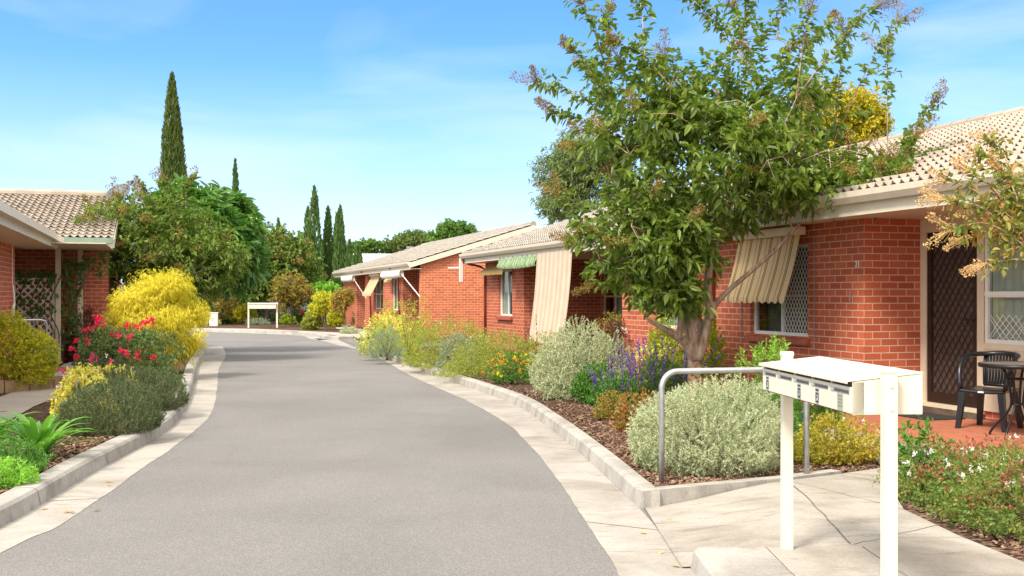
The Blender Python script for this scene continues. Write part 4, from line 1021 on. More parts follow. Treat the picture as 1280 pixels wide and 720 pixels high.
for i in range(5):
    a, b = y0+(y1-y0)*i/5+.006, y0+(y1-y0)*(i+1)/5-.006
    m = MB(); m.box(x0+.012, x0+.016, a, b, h1-.03, h1-.004); m.build('slot_shade', M['concretedark'], lb)  # dark strip coloured in for the shade of the gap under the lid
    m = MB(); m.box(x0-.006, x0+.006, a, b, h0+.004, h1-.024, bev=.002); dd = m.build('letterbox_door', M['letter'], lb)
    m = MB(); m.box(x0-.0085, x0-.0065, a+.012, b-.012, h1-.056, h1-.038, 0); 
    m.box(x0-.0105, x0-.0086, b-.046, b-.020, h1-.054, h1-.040, 1)
    for kk in range(9): m.box(x0-.0105, x0-.0086, a+.016+kk*.019, a+.016+kk*.019+.011, h1-.052, h1-.042, 2)
    m.build('name_strip', [M['inkgrey'], M['sticker'], M['ink']], dd)
    if i != 3:                               # far door but one carries no sticker
        m = MB(); c = (a+b)/2 + (.03 if i else -.005); hh = .040; ww = .026 if i else .034
        zc = h0+.048
        m.box(x0-.0083, x0-.0062, c-ww, c+ww, zc-hh, zc+hh, 0)
        if i: 
            m.box(x0-.0100, x0-.0084, c-ww*.75, c+ww*.75, zc-hh*.85, zc+hh*.35, 1); m.box(x0-.0114, x0-.0101, c-ww*.45, c+ww*.2, zc-hh*.6, zc+hh*.1, 0); m.box(x0-.0126, x0-.0115, c-ww*.2, c+ww*.5, zc-hh*.3, zc+hh*.0, 1)
            m.box(x0-.0100, x0-.0084, c-ww*.8, c+ww*.8, zc+hh*.55, zc+hh*.78, 1)
        else:
            for r_ in range(4): 
                for q_ in range(5): m.box(x0-.0100, x0-.0084, c-ww*.8+q_*ww*.32, c-ww*.8+q_*ww*.32+ww*.2, zc+hh*(.55-.38*r_), zc+hh*(.72-.38*r_), 1)
        m.build('sticker', [M['stickergreen'] if i == 0 else M['sticker'], M['ink'] if i else M['inkgrey']], dd)
for yy, zt in ((y0-.045, 1.242-.124), (y1+.045, 1.243-.124)):
    m = MB(); m.box(-.026, .032, yy-.028, yy+.028, -.13, zt-.012, bev=.005); m.box(-.029, .035, yy-.031, yy+.031, zt-.032, zt-.006, bev=.006)
    pst = m.build('post', M['letter'], lb)
    if yy < 0:
        for z in (.93, 1.03):
            m = MB(); m.tube([(.003, yy-.027, z), (.003, yy-.034, z)], .007, 8); m.build('bolt', M['cream'], pst)
fl = thing('letterbox_bank', 'small cream letterbox bank standing across the bend before the far trees', 'letterbox bank', (-11.32, 50.2, .12), .05)
m = MB(); m.box(-.62, .62, -.17, .17, .86, 1.06); m.build('cabinet', M['letter'], fl)
m = MB(); m.hexa([(-.64, -.2, 1.06), (.64, -.2, 1.06), (.64, .2, 1.09), (-.64, .2, 1.09)], [(-.64, -.2, 1.08), (.64, -.2, 1.08), (.64, .2, 1.12), (-.64, .2, 1.12)]); m.build('lid', M['letter'], fl)
for x in (-.66, .62):
    m = MB(); m.box(x, x+.07, -.04, .04, -.05, 1.14); m.build('post', M['letter'], fl)

# ------------------------------------------------------------------ rails
rl = thing('hoop_rail', 'galvanised hoop rail arching over the big silver bush', 'rail', (1.15, 8.5, .11), math.atan2(.30, 1.19))
m = MB(); r_ = .13; top = .86; Lr = 1.23; p = [(0, 0, -.1), (0, 0, top-r_)]
p += [(r_-r_*math.cos(a), 0, top-r_+r_*math.sin(a)) for a in np.linspace(.2, 1.57, 7)]
p += [(Lr-r_+r_*math.sin(a), 0, top-r_+r_*math.cos(a)) for a in np.linspace(0, 1.37, 7)] + [(Lr, 0, top-r_), (Lr, 0, -.1)]
m.tube(p, .0225, 12); m.build('rail_tube', M['galv'], rl, True)
hr = thing('hand_rail', 'grey tubular handrail by the lattice and the golden bush', 'rail', g(58, 464, .13), .25)
m = MB(); m.tube([(0, 0, -.05), (0, 0, .90), (-.03, -.02, .95), (-.10, -.06, .97), (-1.3, -.8, .97), (-1.38, -.85, .9), (-1.38, -.85, -.05)], .024, 10); m.build('rail_tube', M['galv'], hr, True)
m = MB(); m.lathe([(0, .02), (.05, .018), (.055, 0)], 12); m.build('base_plate', M['galv'], hr)

# ------------------------------------------------------------------ porch furniture
cp = ab(8.38, 9.70, .142)
ch = thing('plastic_chair', 'black plastic chair with a slatted back beside the round table', 'chair', cp, R(-46))
# local: faces -y
def legmesh(x, y, dx, dy):
    m = MB(); w0, w1 = .034, .024
    m.hexa([(x+dx-w1, y+dy-w1, 0), (x+dx+w1, y+dy-w1, 0), (x+dx+w1, y+dy+w1*.6, 0), (x+dx-w1, y+dy+w1*.6, 0)],
           [(x-w0, y-w0, .41), (x+w0, y-w0, .41), (x+w0, y+w0*.6, .41), (x-w0, y+w0*.6, .41)]); return m
for (x, y, dx, dy) in ((-.2, -.2, -.045, -.03), (.2, -.2, .045, -.03), (-.18, .2, -.04, .05), (.18, .2, .04, .05)): legmesh(x, y, dx, dy).build('leg', M['black'], ch)
m = MB(); bm = bmesh.new(); bmesh.ops.create_grid(bm, x_segments=14, y_segments=14, size=.5)
for v in bm.verts:
    u, w_ = v.co.x*2, v.co.y*2; v.co = Vector((u*(.235-.01*w_), w_*.235, .43 - .022*(1-u*u)*(1-w_*w_*.5) - (.03*max(0, -w_-.75)*4*.25)))
r = bmesh.ops.solidify(bm, geom=bm.faces[:], thickness=.03); m.bm(bm); m.build('seat', M['black'], ch, True)
m = MB()
for i in range(9):
    x = -.125+.25*i/8; m.tube([(x, .20, .46), (x*1.05, .235, .62), (x*1.1, .275, .785)], .0150, 6)
for z, y, hw in ((.455, .198, .15), (.785, .278, .16)): m.tube([(-hw, y, z), (0, y+.015, z), (hw, y, z)], .022, 8)
for sx in (-1, 1): m.tube([(sx*.145, .198, .45), (sx*.165, .24, .63), (sx*.165, .28, .79)], .018, 8)
m.build('backrest', M['black'], ch, True)
m = MB(); pts = []
for a in np.linspace(-1, 1, 33):
    th = a*math.pi*.5; pts.append((.255*math.sin(th)*1.0, .05+.235*math.cos(th), .79-.02*abs(a)))
pts = [(-.235, -.20, .43), (-.262, -.16, .60), (-.27, -.06, .72)] + pts + [(.27, -.06, .72), (.262, -.16, .60), (.235, -.20, .43)]
pts = catmull(pts, 3); m.tube([tuple(p) for p in pts], .026, 8); m.build('arm_rail', M['black'], ch, True)
m = MB(); m.box(-.03, .03, -.243, -.238, .392, .408); m.build('label_plate', M['white'], ch)
tb = thing('round_table', 'round grey topped cafe table with black bent tube legs on the porch', 'table', ab(8.12, 9.02, .142), .4)
m = MB(); m.lathe([(0, .70), (.34, .70), (.355, .708), (.355, .728), (.345, .735), (0, .735)], 40); m.build('table_top', M['tabletop'], tb)
m = MB(); m.lathe([(.345, .695), (.362, .70), (.365, .715), (.362, .733), (.350, .738)], 40); m.build('rim', M['blackmetal'], tb, True)
for k in range(4):
    a = k*math.pi/2+.35; c, s_ = math.cos(a), math.sin(a)
    m = MB(); q = catmull([(.20, .70), (.13, .66), (.085, .55), (.065, .42), (.06, .33), (.10, .24), (.22, .10), (.27, .03), (.275, 0)], 5)
    m.tube([(x[0]*c, x[0]*s_, x[1]) for x in [(p[0], p[1]) for p in [np.array(w_) for w_ in q]]], .0125, 8); m.build('leg', M['blackmetal'], tb, True)
for z, rr in ((.33, .062), (.58, .092)):
    m = MB(); m.tube([(rr*math.cos(t_), rr*math.sin(t_), z) for t_ in np.linspace(0, 6.283, 20)], .009, 6); m.build('ring', M['blackmetal'], tb, True)
dm = MB(); P4 = [Vector((-.42, -.26, 0)), Vector((.42, -.26, 0)), Vector((.42, .26, 0)), Vector((-.42, .26, 0))]
dm.box(-.42, .42, -.26, .26, 0, .014, bev=.005); o = dm.build('door_mat', M['matfibre'], loc=ab(8.47, 10.92, .143)); o.rotation_euler = (0, 0, ROT+R(90)); tag(o, 'dark fibre mat on the red pavers before the screen door', 'door mat')

# ------------------------------------------------------------------ other small things
ds = thing('satellite_dish', 'grey satellite dish on the tiled ridge across the lane', 'satellite dish', ab(-1.08, 29.9, 3.86), R(12))
m = MB(); m.tube([(0, 0, -.05), (0, 0, .28)], .03, 8); m.tube([(0, 0, .2), (.1, -.28, .1), (.02, -.5, .3)], .015, 6); m.build('mast', M['grey'], ds)
m = MB(); prof = [(r_*.32, .09*(r_*r_)) for r_ in np.linspace(0.01, 1, 8)]; m.lathe(prof + [(.325, .092), (.32, .082)] + [(r_*.32, .09*r_*r_-.012) for r_ in np.linspace(.95, .01, 6)], 28)
o = m.build('reflector', M['dish'], ds, True); o.location = (0, -.06, .26); o.rotation_euler = (R(48), 0, R(-25))
def pot(loc, r, h, mat, name='flower_pot', label='', plant=None):
    m = MB(); m.lathe([(0, 0), (r*.7, 0), (r*.95, h*.82), (r*1.08, h*.84), (r*1.1, h), (r*.95, h), (r*.9, h*.88), (0, h*.87)], 20)
    o = m.build(name, mat, loc=loc); tag(o, label, 'flower pot'); return o
pot(g(446, 404), .24, .48, M['white'], label='white pot under orange flowers at the farthest porch')
pot(g(438, 403), .2, .5, plain('green_glaze', (.02, .12, .08), .3), label='dark green pot beside the white pot')
pot(g(478, 417.5), .42, .42, M['terracotta'], label='wide terracotta pot at the edge of the pale path')
bd = MB(); bd.box(-.22, .22, -.012, .012, 0, .42); o = bd.build('leaning_board', M['grey'], loc=g(82, 448)+Vector((0, 0, .01))); o.rotation_euler = (R(-16), 0, .9); tag(o, 'small grey board leaning beside the lattice post', 'board')
tm = MB(); tm.box(-.9, .9, -.06, .06, -.02, .2); o = tm.build('garden_sleeper', M['timber'], loc=g(112, 447, .12)); o.rotation_euler = (0, 0, .25); tag(o, 'pale timber sleeper edging under the maroon shrub', 'sleeper')
tm = MB()
for i in range(7): tm.box(-1.4+i*.4, -1.4+i*.4+.38, -.05, .05, -.03, .17+.02*random.random())
o = tm.build('timber_edging', M['timber'], loc=g(20, 489, .12)); o.rotation_euler = (0, 0, .95); tag(o, 'low timber edging in front of the round golden bush', 'edging')
# fence and shed at the end of the lane
fn = thing('paling_fence', 'grey paling fence half hidden behind the far shrubs', 'fence', (-14.5, 62, 0), -.1)
m = MB()
for i in range(110):
    x = -9+i*.15; m.box(x, x+.135, -.012, .012, .05, 1.75+.04*random.random())
m.build('paling', M['fence'], fn)
m = MB()
for z in (.4, 1.3): m.box(-9, 7.5, .013, .06, z, z+.09)
m.build('fence_rail', M['fence'], fn)
sh = thing('shed', 'white sheet roofed shed behind the farthest brick house', 'shed', (-8.2, 76, 0), .1)
m = MB(); m.box(-4.2, 5, 0, 9, 0, 3.0); m.build('wall', M['white'], sh)
m = MB()
for i in range(40):
    x = -4.4+i*.24; m.hexa([(x, -.3, 2.95), (x+.22, -.3, 2.95), (x+.22, 4.6, 4.55), (x, 4.6, 4.55)], [(x, -.3, 3.02), (x+.22, -.3, 3.02), (x+.22, 4.6, 4.62), (x, 4.6, 4.62)])
m.hexa([(-4.4, 4.6, 4.55), (5.2, 4.6, 4.55), (5.2, 9.3, 2.95), (-4.4, 9.3, 2.95)], [(-4.4, 4.6, 4.62), (5.2, 4.6, 4.62), (5.2, 9.3, 3.02), (-4.4, 9.3, 3.02)])
m.build('roof', M['shedroof'], sh)
m = MB(); m.tube([(1.2, 2, 3.6), (1.2, 2, 4.9)], .16, 10); m.tube([(1.2, 2, 4.9), (1.2, 2, 5.05)], .26, 10); m.build('flue', M['grey'], sh)
# bins and a white box at the bend
bn = thing('wheelie_bin', 'green wheelie bin beyond the bend beside the golden conifer', 'bin', (-15.1, 56, .1), .3)
m = MB(); m.hexa([(-.22, -.25, .05), (.22, -.25, .05), (.22, .25, .05), (-.22, .25, .05)], [(-.29, -.34, .95), (.29, -.34, .95), (.29, .34, .95), (-.29, .34, .95)]); m.build('body', plain('bin_green', (.02, .14, .10), .5), bn)
m = MB(); m.hexa([(-.31, -.38, .95), (.31, -.38, .95), (.31, .36, .95), (-.31, .36, .95)], [(-.29, -.36, 1.0), (.29, -.36, 1.0), (.27, .32, 1.06), (-.27, .32, 1.06)]); m.build('lid', M['black'], bn)
for x in (-.27, .27):
    m = MB(); m.tube([(x-.03, .28, .1), (x+.03, .28, .1)], .1, 14); m.build('wheel', M['black'], bn)
bx = thing('meter_box', 'white utility box low among flowers at the bend', 'utility box', (-14.4, 53.4, .1), .2)
m = MB(); m.box(-.2, .2, -.15, .15, -.05, .62, bev=.02); m.build('body', M['white'], bx)
m = MB(); m.box(-.22, .22, -.17, .17, .621, .66, bev=.012); m.build('lid', M['white'], bx)

# ------------------------------------------------------------------ planting: the right bed
V3 = lambda x, y, z=.11: Vector((x, y, z))
shrub('silver_bush', 'big silver grey bush under the hoop rail at the corner of the bed', V3(1.62, 9.22),  .68, .64, .69, G['westringia'], 2500, .17, 46, .0145, .0062, 55, 'needle', up=.5, lump=.12, cz=.34, jitter=.30, start=.05)
shrub('silver_bush', 'silver grey bush before the striped drop blind, loose pale shoots on top', V3(.98, 15.75), .66, .62, .98, G['westringia'], 1500, .25, 44, .020, .0085, 50, 'needle', up=.6, lump=.18, cz=.33, jitter=.34, start=.05)
shrub('catmint_bush', 'green bush with small mauve flowers behind the far letterbox post', V3(2.35, 10.7), .55, .5, .55, G['green'], 700, .16, 12, .028, .014, 55, up=.5, flowers=(G['violet'], 70, .014, 4, .3))
shrub('golden_shrub', 'golden orange shrub with pale flowers at the end of the bed by the path', V3(2.78, 9.55), .40, .36, .44, G['abelia_gold'], 700, .13, 15, .024, .013, 58, up=.35, lump=.25, flowers=(G['palepink'], 9, .014, 7, .5))
shrub('spear_bush', 'bright green upright bush below the brick sill of the tan awning window', V3(2.95, 12.6), .32, .3, .95, G['euphorbia'], 350, .2, 22, .035, .010, 40, 'diamond', up=.8, cz=.4)
shrub('spear_bush', 'low bright green bush under the sill, half behind the letterbox lid', V3(3.35, 12.0), .28, .25, .72, G['green'], 260, .18, 20, .035, .010, 45, 'diamond', up=.7)
shrub('nandina_bush', 'compact green and bronze nandina beside the bark mulch', g(766, 524), .20, .19, .33, G['nandina'], 300, .10, 14, .03, .010, 50, up=.4, lump=.12)
shrub('red_leaf_shrub', 'orange red leaved shrub squeezed behind the big silver bush', V3(1.36, 11.7), .28, .3, .42, G['redleaf'], 300, .14, 10, .035, .018, 55, up=.4)
shrub('red_leaf_shrub', 'small orange red shrub at the foot of the crape myrtle trunk', V3(2.15, 12.2), .26, .25, .5, G['redleaf'], 220, .14, 10, .035, .018, 55, up=.4)
shrub('leafy_shrub', 'rounded mid green shrub between the silver bush and the salvia', g(742, 503), .33, .3, .55, G['green'], 480, .14, 14, .034, .016, 58, up=.35)
shrub('salvia', 'salvia with tall dark violet flower spikes before the brick wall', V3(2.05, 15.1), .62, .5, .62, G['vine'], 520, .2, 13, .05, .018, 55, up=.5, spikes=(G['violet'], 42, .42, .022), cat='flowering plant')
shrub('salvia', 'smaller salvia with violet spikes left of the tree trunk', V3(1.35, 14.3), .34, .3, .42, G['green'], 260, .16, 13, .045, .018, 55, up=.5, spikes=(G['violet'], 15, .38, .022), cat='flowering plant')
shrub('yellow_shrub', 'pale yellow variegated shrub behind the violet salvia', V3(2.2, 16.3), .5, .4, .75, G['varieg'], 380, .14, 13, .034, .020, 58, up=.3)
shrub('lime_shrub', 'vivid lime yellow shrub against the brick under the white awning window', V3(2.55, 16.3), .62, .4, 1.15, G['lime'], 520, .2, 13, .05, .024, 58, up=.45, cz=.5)
shrub('maroon_shrub', 'dark red cordyline bush with a white plume by the recessed porch', V3(2.05, 20.3), .42, .4, .95, G['darkpurple'], 300, .24, 12, .07, .016, 45, up=.5, flowers=(G['whitefl'], 16, .03, 9, .75))
shrub('bronze_shrub', 'bronze and green shrub at the corner of the recessed porch', V3(1.95, 21.4), .40, .4, 1.15, G['nandina'], 300, .2, 12, .05, .022, 55, up=.4)
shrub('potted_geranium', 'crimson flowers standing on the porch ledge', V3(2.15, 22.4, .9), .22, .2, .28, G['green'], 120, .1, 10, .035, .022, 55, flowers=(G['magenta'], 26, .03, 6, .2), cat='flowering plant')
pot(V3(2.15, 22.4, .68), .13, .26, M['white'], label='white pot holding crimson flowers on the porch ledge')
ldg = MB(); ldg.box(-.5, .5, -.12, .12, 0, .56); o = ldg.build('porch_ledge', M['sill'], loc=V3(2.15, 22.4)); o.rotation_euler = (0, 0, ROT); tag(o, 'low brick ledge of the recessed porch carrying a white pot', 'ledge')
shrub('orange_daisy', 'orange flowering plant at the kerb beside the lime bushes', g(640, 479), .36, .33, .5, G['green'], 420, .14, 12, .03, .014, 58, up=.35, flowers=[(G['orange'], 45, .020, 6, .3), (G['yellowfl'], 16, .020, 7, .25)], cat='flowering plant')
shrub('lime_bush', 'big yellow green bush of fine leaves next to the orange flowers', V3(-.18, 19.9), .95, .75, .80, G['yellowgreen'], 1500, .24, 18, .030, .010, 50, up=.55, lump=.16, jitter=.3, flowers=(G['palepink'], 26, .012, 4, .6))
shrub('lime_bush', 'second yellow green bush along the kerb, before the window with white frames', V3(-1.25, 22.3), .95, .75, .88, G['yellowgreen'], 1300, .26, 18, .032, .011, 50, up=.55, lump=.16, jitter=.32, flowers=(G['palepink'], 30, .014, 4, .6))
shrub('sage_bush', 'pale grey green bush wedged between the two lime bushes', V3(-.95, 20.9), .42, .4, .78, G['blue'], 420, .2, 18, .03, .010, 50, up=.5)
shrub('red_spike_bush', 'thin bush with dull red spikes beside the brick pier', V3(.55, 20.6), .42, .35, .75, G['wispy'], 260, .2, 14, .035, .012, 45, up=.6, spikes=(G['redfl'], 16, .34, .026), cat='flowering plant')
shrub('wispy_shrub', 'tall wispy yellow green shrub with airy shoots before the orange gable', V3(-2.5, 26.6), .75, .7, 1.42, G['lime'], 330, .36, 14, .045, .018, 50, up=.6, lump=.3, jitter=.45, cz=.4)
shrub('wispy_shrub', 'pale cream tipped hedge shrub left of the tall airy one', V3(-3.0, 27.9), .70, .65, 1.08, G['varieg'], 620, .26, 14, .04, .018, 52, up=.45, lump=.2)
shrub('grey_bush', 'grey green bush at the kerb under the wispy shrub', V3(-2.85, 25.2), .42, .4, .72, G['blue'], 420, .18, 18, .03, .009, 48, up=.5)
shrub('mixed_bush', 'mottled green kerb bush between the dark ball and the grey bush', V3(-3.15, 26.6), .5, .45, .85, G['wispy'], 480, .2, 14, .034, .014, 52, up=.5)
shrub('box_ball', 'dark green rounded bush at the corner of the driveway', V3(-3.45, 29.0), .44, .42, .62, G['darkround'], 620, .12, 14, .03, .015, 55, up=.3, lump=.1)
# end bed on the near side of the path
shrub('abelia', 'abelia with rusty bracts and white flowers at the edge of the bark bed', V3(3.24, 7.70), .56, .72, .42, G['abelia'], 1250, .18, 13, .024, .012, 56, up=.45, lump=.22, jitter=.4, flowers=[(G['bract'], 260, .012, 7, .35), (G['whitefl'], 42, .016, 6, .45)])
shrub('abelia', 'second abelia spreading toward the edge of the porch', V3(4.0, 8.1), .62, .55, .37, G['abelia'], 650, .18, 13, .024, .012, 56, up=.45, lump=.22, flowers=[(G['bract'], 90, .012, 7, .35), (G['whitefl'], 24, .016, 6, .45)])
shrub('abelia', 'nearest abelia, low and spreading at the tip of the bark bed', V3(3.22, 6.85), .50, .58, .42, G['abelia'], 900, .17, 13, .024, .012, 56, up=.4, lump=.22, jitter=.4, flowers=[(G['bract'], 170, .012, 7, .35), (G['whitefl'], 22, .016, 6, .45)])
shrub('leafy_shoot', 'tuft of fresh green shoots rising out of the abelia', V3(3.02, 8.15), .2, .2, .52, G['green'], 70, .2, 13, .045, .020, 55, up=.7, cz=.6)

# ------------------------------------------------------------------ planting: the left bed
shrub('rosemary_bush', 'dark green rosemary like bush at the kerb, the nearer of a pair', V3(-4.27, 11.75), .58, .58, .56, G['lavender'], 2300, .13, 36, .016, .0055, 44, 'diamond', up=.62, lump=.07, jitter=.16)
shrub('rosemary_bush', 'dark green rosemary like bush where the kerb bends, below the roses', V3(-4.80, 13.9), .68, .65, .54, G['lavender'], 2300, .13, 36, .018, .006, 44, 'diamond', up=.62, lump=.08, jitter=.18)
shrub('rosemary_bush', 'small rosemary like bush tucked at the kerb beside the roses', V3(-5.75, 15.9), .5, .45, .55, G['lavender'], 600, .16, 36, .019, .0065, 44, 'diamond', up=.7, lump=.12)
shrub('variegated_bush', 'cream and yellow bush with a few magenta flowers by the pale path', V3(-5.62, 15.1), .55, .45, .58, G['varieg'], 620, .16, 12, .036, .022, 58, up=.35, flowers=[(G['magenta'], 5, .035, 8, .5), (G['whitefl'], 12, .02, 7, .4)])
shrub('variegated_bush', 'low cream and yellow bush behind the strap leaves', V3(-4.88, 12.75), .36, .30, .52, G['varieg'], 380, .14, 12, .032, .020, 58, up=.35, flowers=(G['palepink'], 8, .02, 7, .4))
shrub('rose_bush', 'rose bush covered with hot pink blooms before the golden conifer', V3(-6.15, 17.3), .74, .6, 1.12, G['rose'], 1150, .22, 12, .042, .024, 58, up=.35, lump=.25, jitter=.4, flowers=(G['pink'], 30, .040, 10, .4), cat='rose bush')
shrub('golden_conifer', 'feathery golden yellow conifer, broad and drooping', V3(-6.62, 20.6), .95, .9, 1.80, G['goldcyp'], 3000, .34, 26, .055, .010, 36, 'diamond', up=.12, lump=.30, jitter=.30, droop=1.0, shell=.85, lobes=[(.16, 0, 1.62, .50, .30, 560), (-.40, -.1, 1.34, .42, .30, 480), (.52, .05, 1.12, .40, .30, 460), (-.1, -.35, .98, .62, .34, 600), (.40, -.2, .64, .40, .34, 340), (-.66, .05, .98, .28, .24, 240), (.05, .1, .55, .55, .45, 320)], cat='conifer')
shrub('golden_bush', 'round golden green bush against the brick corner across the lane', V3(-7.55, 16.9), .58, .55, 1.22, G['euony'], 1300, .18, 14, .035, .020, 56, up=.3, lump=.16, cz=.45)
shrub('ground_cover', 'low green cushion plant on the edging by the pale path', g(43, 484), .22, .2, .16, G['green'], 160, .08, 12, .022, .012, 55, cat='plant')
shrub('ground_cover', 'second low green cushion plant nearer the lattice', g(50, 476), .24, .2, .2, G['green'], 160, .08, 12, .022, .012, 55, cat='plant')
shrub('maroon_shrub', 'dark maroon leaved shrub against the brick wall across the lane', V3(-9.3, 24.3), .55, .45, 1.25, G['darkpurple'], 600, .2, 13, .035, .018, 55, up=.4)
# strap leaved and feathery plants by the kerb
def strapplant(name, label, loc, n, ln, w, lm, cat='plant'):
    root = thing(name, label, cat, loc); mb = MB()
    for i in range(n):
        a = rng.random()*6.283; el = R(34+48*rng.random()); l = ln*(.65+.45*rng.random()); k = 9; ww = w*(.8+.4*rng.random())
        d = np.array([math.cos(a), math.sin(a)]); s_ = np.array([-d[1], d[0]]); p = np.array([d[0]*.02, d[1]*.02, 0.]); V = []
        e = el
        for j in range(k):
            u = j/(k-1); hw = ww*.5*(1-u**3)*(.75+.25*min(1, u*4))
            for sg in (-1, 0, 1): V.append((p[0]+s_[0]*hw*sg, p[1]+s_[1]*hw*sg, p[2]+.01 - (.006 if sg == 0 else 0)))
            p = p + np.array([d[0]*math.cos(e), d[1]*math.cos(e), math.sin(e)])*l/(k-1); e -= (el*1.15+.35)/(k-1)*(.4+1.2*u)
        mb.add(V, [(3*j+c, 3*j+c+1, 3*j+c+4, 3*j+c+3) for j in range(k-1) for c in (0, 1)])
    mb.build('foliage', lm, root, True); return root
strapplant('agapanthus', 'clump of glossy strap leaves beside the bark by the kerb', V3(-4.17, 9.72), 56, .62, .064, G['aga'])
strapplant('agapanthus', 'second clump of strap leaves behind, partly out over the pale path', V3(-4.75, 10.0), 44, .60, .064, G['aga'])
shrub('euphorbia', 'feathery bright green plant overhanging the kerb', V3(-3.90, 8.35), .26, .28, .20, G['euphorbia'], 260, .12, 40, .030, .006, 62, 'diamond', up=.3, lump=.25, cat='plant')
shrub('euphorbia', 'feathery deeper green plant between the strap leaves and the kerb', V3(-4.05, 8.9), .28, .28, .27, G['green'], 260, .13, 40, .030, .006, 62, 'diamond', up=.35, lump=.25, cat='plant')
# climber on the lattice
def climber(name, label, loc, boxes, lm, n, L_):
    root = thing(name, label, 'climber', loc, ROT); mb = MB(); sm = MB()
    for (x0, x1, y0, y1, z0, z1, k) in boxes:
        c = np.stack([x0+(x1-x0)*rng.random(k), y0+(y1-y0)*rng.random(k), z0+(z1-z0)*rng.random(k)], 1)
        d = unit(np.array([0, -.3, -.3])+rdir(k)); twigs(mb, c-d*.06, c+d*.06, n, L_, L_*.5, 55, 'oval', droop=.2)
    for i in range(5):
        a = boxes[0]; x = a[0]+(a[1]-a[0])*rng.random(); y = (a[2]+a[3])/2
        sm.tube(catmull([(x, y, -.1), (x+.1, y-.03, .6), (x-.1, y, 1.2), (x+.15, y, 1.9)], 5), .012, 5)
    mb.build('foliage', lm, root); sm.build('stem', M['barkdark'], root, True); return root
climber('climbing_vine', 'leafy vine climbing through the cream lattice', ab(-2.6, 25.22, .12), [(-.30, .42, -.08, .04, 1.05, 1.5, 26), (-.42, .42, -.05, .12, 1.70, 1.98, 50)], G['vine'], 8, .07)
climber('climbing_vine', 'vine trailing round the porch post toward the maroon shrub', ab(-2.05, 25.4, .12), [(-.15, .35, -.1, .25, .3, 2.1, 120), (.0, .9, .1, .4, 1.85, 2.35, 60)], G['vine'], 8, .07)

# ------------------------------------------------------------------ trees
kx = 13.5/F
def PX(px, py, Y=13.5, b=(2.23, 13.5, .11)): p = at(px, py, Y); return (p.x-b[0], p.y-b[1], p.z-b[2])
def lob(px, py, rx, ry, n, Y=13.5, d=1.0, b=(2.23, 13.5, .11)):
    c = PX(px, py, Y, b); k = Y/F; return (*c, rx*k, d, ry*k, n)
def path(pts, b=(2.23, 13.5, .11)): return [(*PX(p[0], p[1], p[2], b), p[3]) for p in pts]
limbs = [path([(868, 520, 13.5, .10), (868, 480, 13.5, .082), (867, 445, 13.5, .074), (863, 400, 13.4, .055), (860, 350, 13.4, .048), (868, 280, 13.3, .038), (876, 190, 13.2, .020), (884, 135, 13.2, .008)]),
         path([(872, 450, 13.5, .075), (882, 415, 13.5, .058), (889, 388, 13.55, .045), (912, 362, 13.6, .032), (965, 316, 13.7, .026), (1020, 260, 13.8, .02), (1080, 220, 13.9, .012)]),
         path([(888, 400, 13.5, .06), (886, 340, 13.7, .05), (910, 260, 13.9, .036), (945, 170, 14.1, .018), (960, 125, 14.2, .007)]),
         path([(868, 448, 13.5, .08), (858, 430, 13.4, .055), (845, 420, 13.3, .048), (828, 410, 13.15, .034), (810, 400, 13.0, .018)]),
         path([(849, 424, 13.3, .045), (851, 395, 13.3, .036), (842, 370, 13.2, .032), (822, 345, 13.1, .024), (790, 320, 13.0, .014)]),
         path([(862, 425, 13.5, .045), (852, 380, 13.6, .04), (838, 320, 13.7, .032), (822, 230, 13.7, .018), (808, 155, 13.7, .007)]),
         path([(880, 430, 13.5, .05), (870, 380, 13.9, .042), (860, 300, 14.4, .03), (870, 200, 14.7, .016)])]
crown = [lob(885, 192, 132, 104, 640, 13.4, 1.3), lob(806, 300, 72, 64, 250, 13.2, .9), lob(1030, 226, 94, 42, 280, 13.5, .85), lob(825, 130, 85, 70, 230, 13.4, .9),
         lob(965, 125, 95, 75, 240, 13.8, .9), lob(835, 362, 44, 34, 90, 13.1, .6), lob(846, 300, 62, 56, 210, 13.0, .7), lob(1090, 236, 66, 30, 190, 13.5, .6)]
tips = [(672, 102), (690, 140), (716, 62), (727, 6), (757, 18), (800, -2), (850, -12), (872, -8), (915, 10), (938, -10), (985, -10), (1012, 18), (1055, 45), (1092, 12), (1120, 28), (1108, 62), (1164, 132), (1142, 172), (700, 245), (1185, 190), (1130, 215), (735, 85), (1035, 30), (775, 55), (720, 300), (745, 355), (1178, 230)]
shoots = [PX(x, y, 13.5+random.uniform(-1.0, 1.0)) for x, y in tips]
PAN = dict(mat=G['seed'], n=150, len=.30, rad=.12, size=.015, p=.13)
tree('crape_myrtle', 'large green crape myrtle with rusty seed heads in front of the nearer brick wall', V3(2.23, 13.5), limbs, crown, G['myrtle'], M['bark'], tw=.34, per=13, L_=.094, W_=.042, tilt=58, droop=.28, sizevar=.42, shoots=shoots, shoot_len=1.05, shoot_per=60, panicle=PAN, wood_every=7, lump=.26)
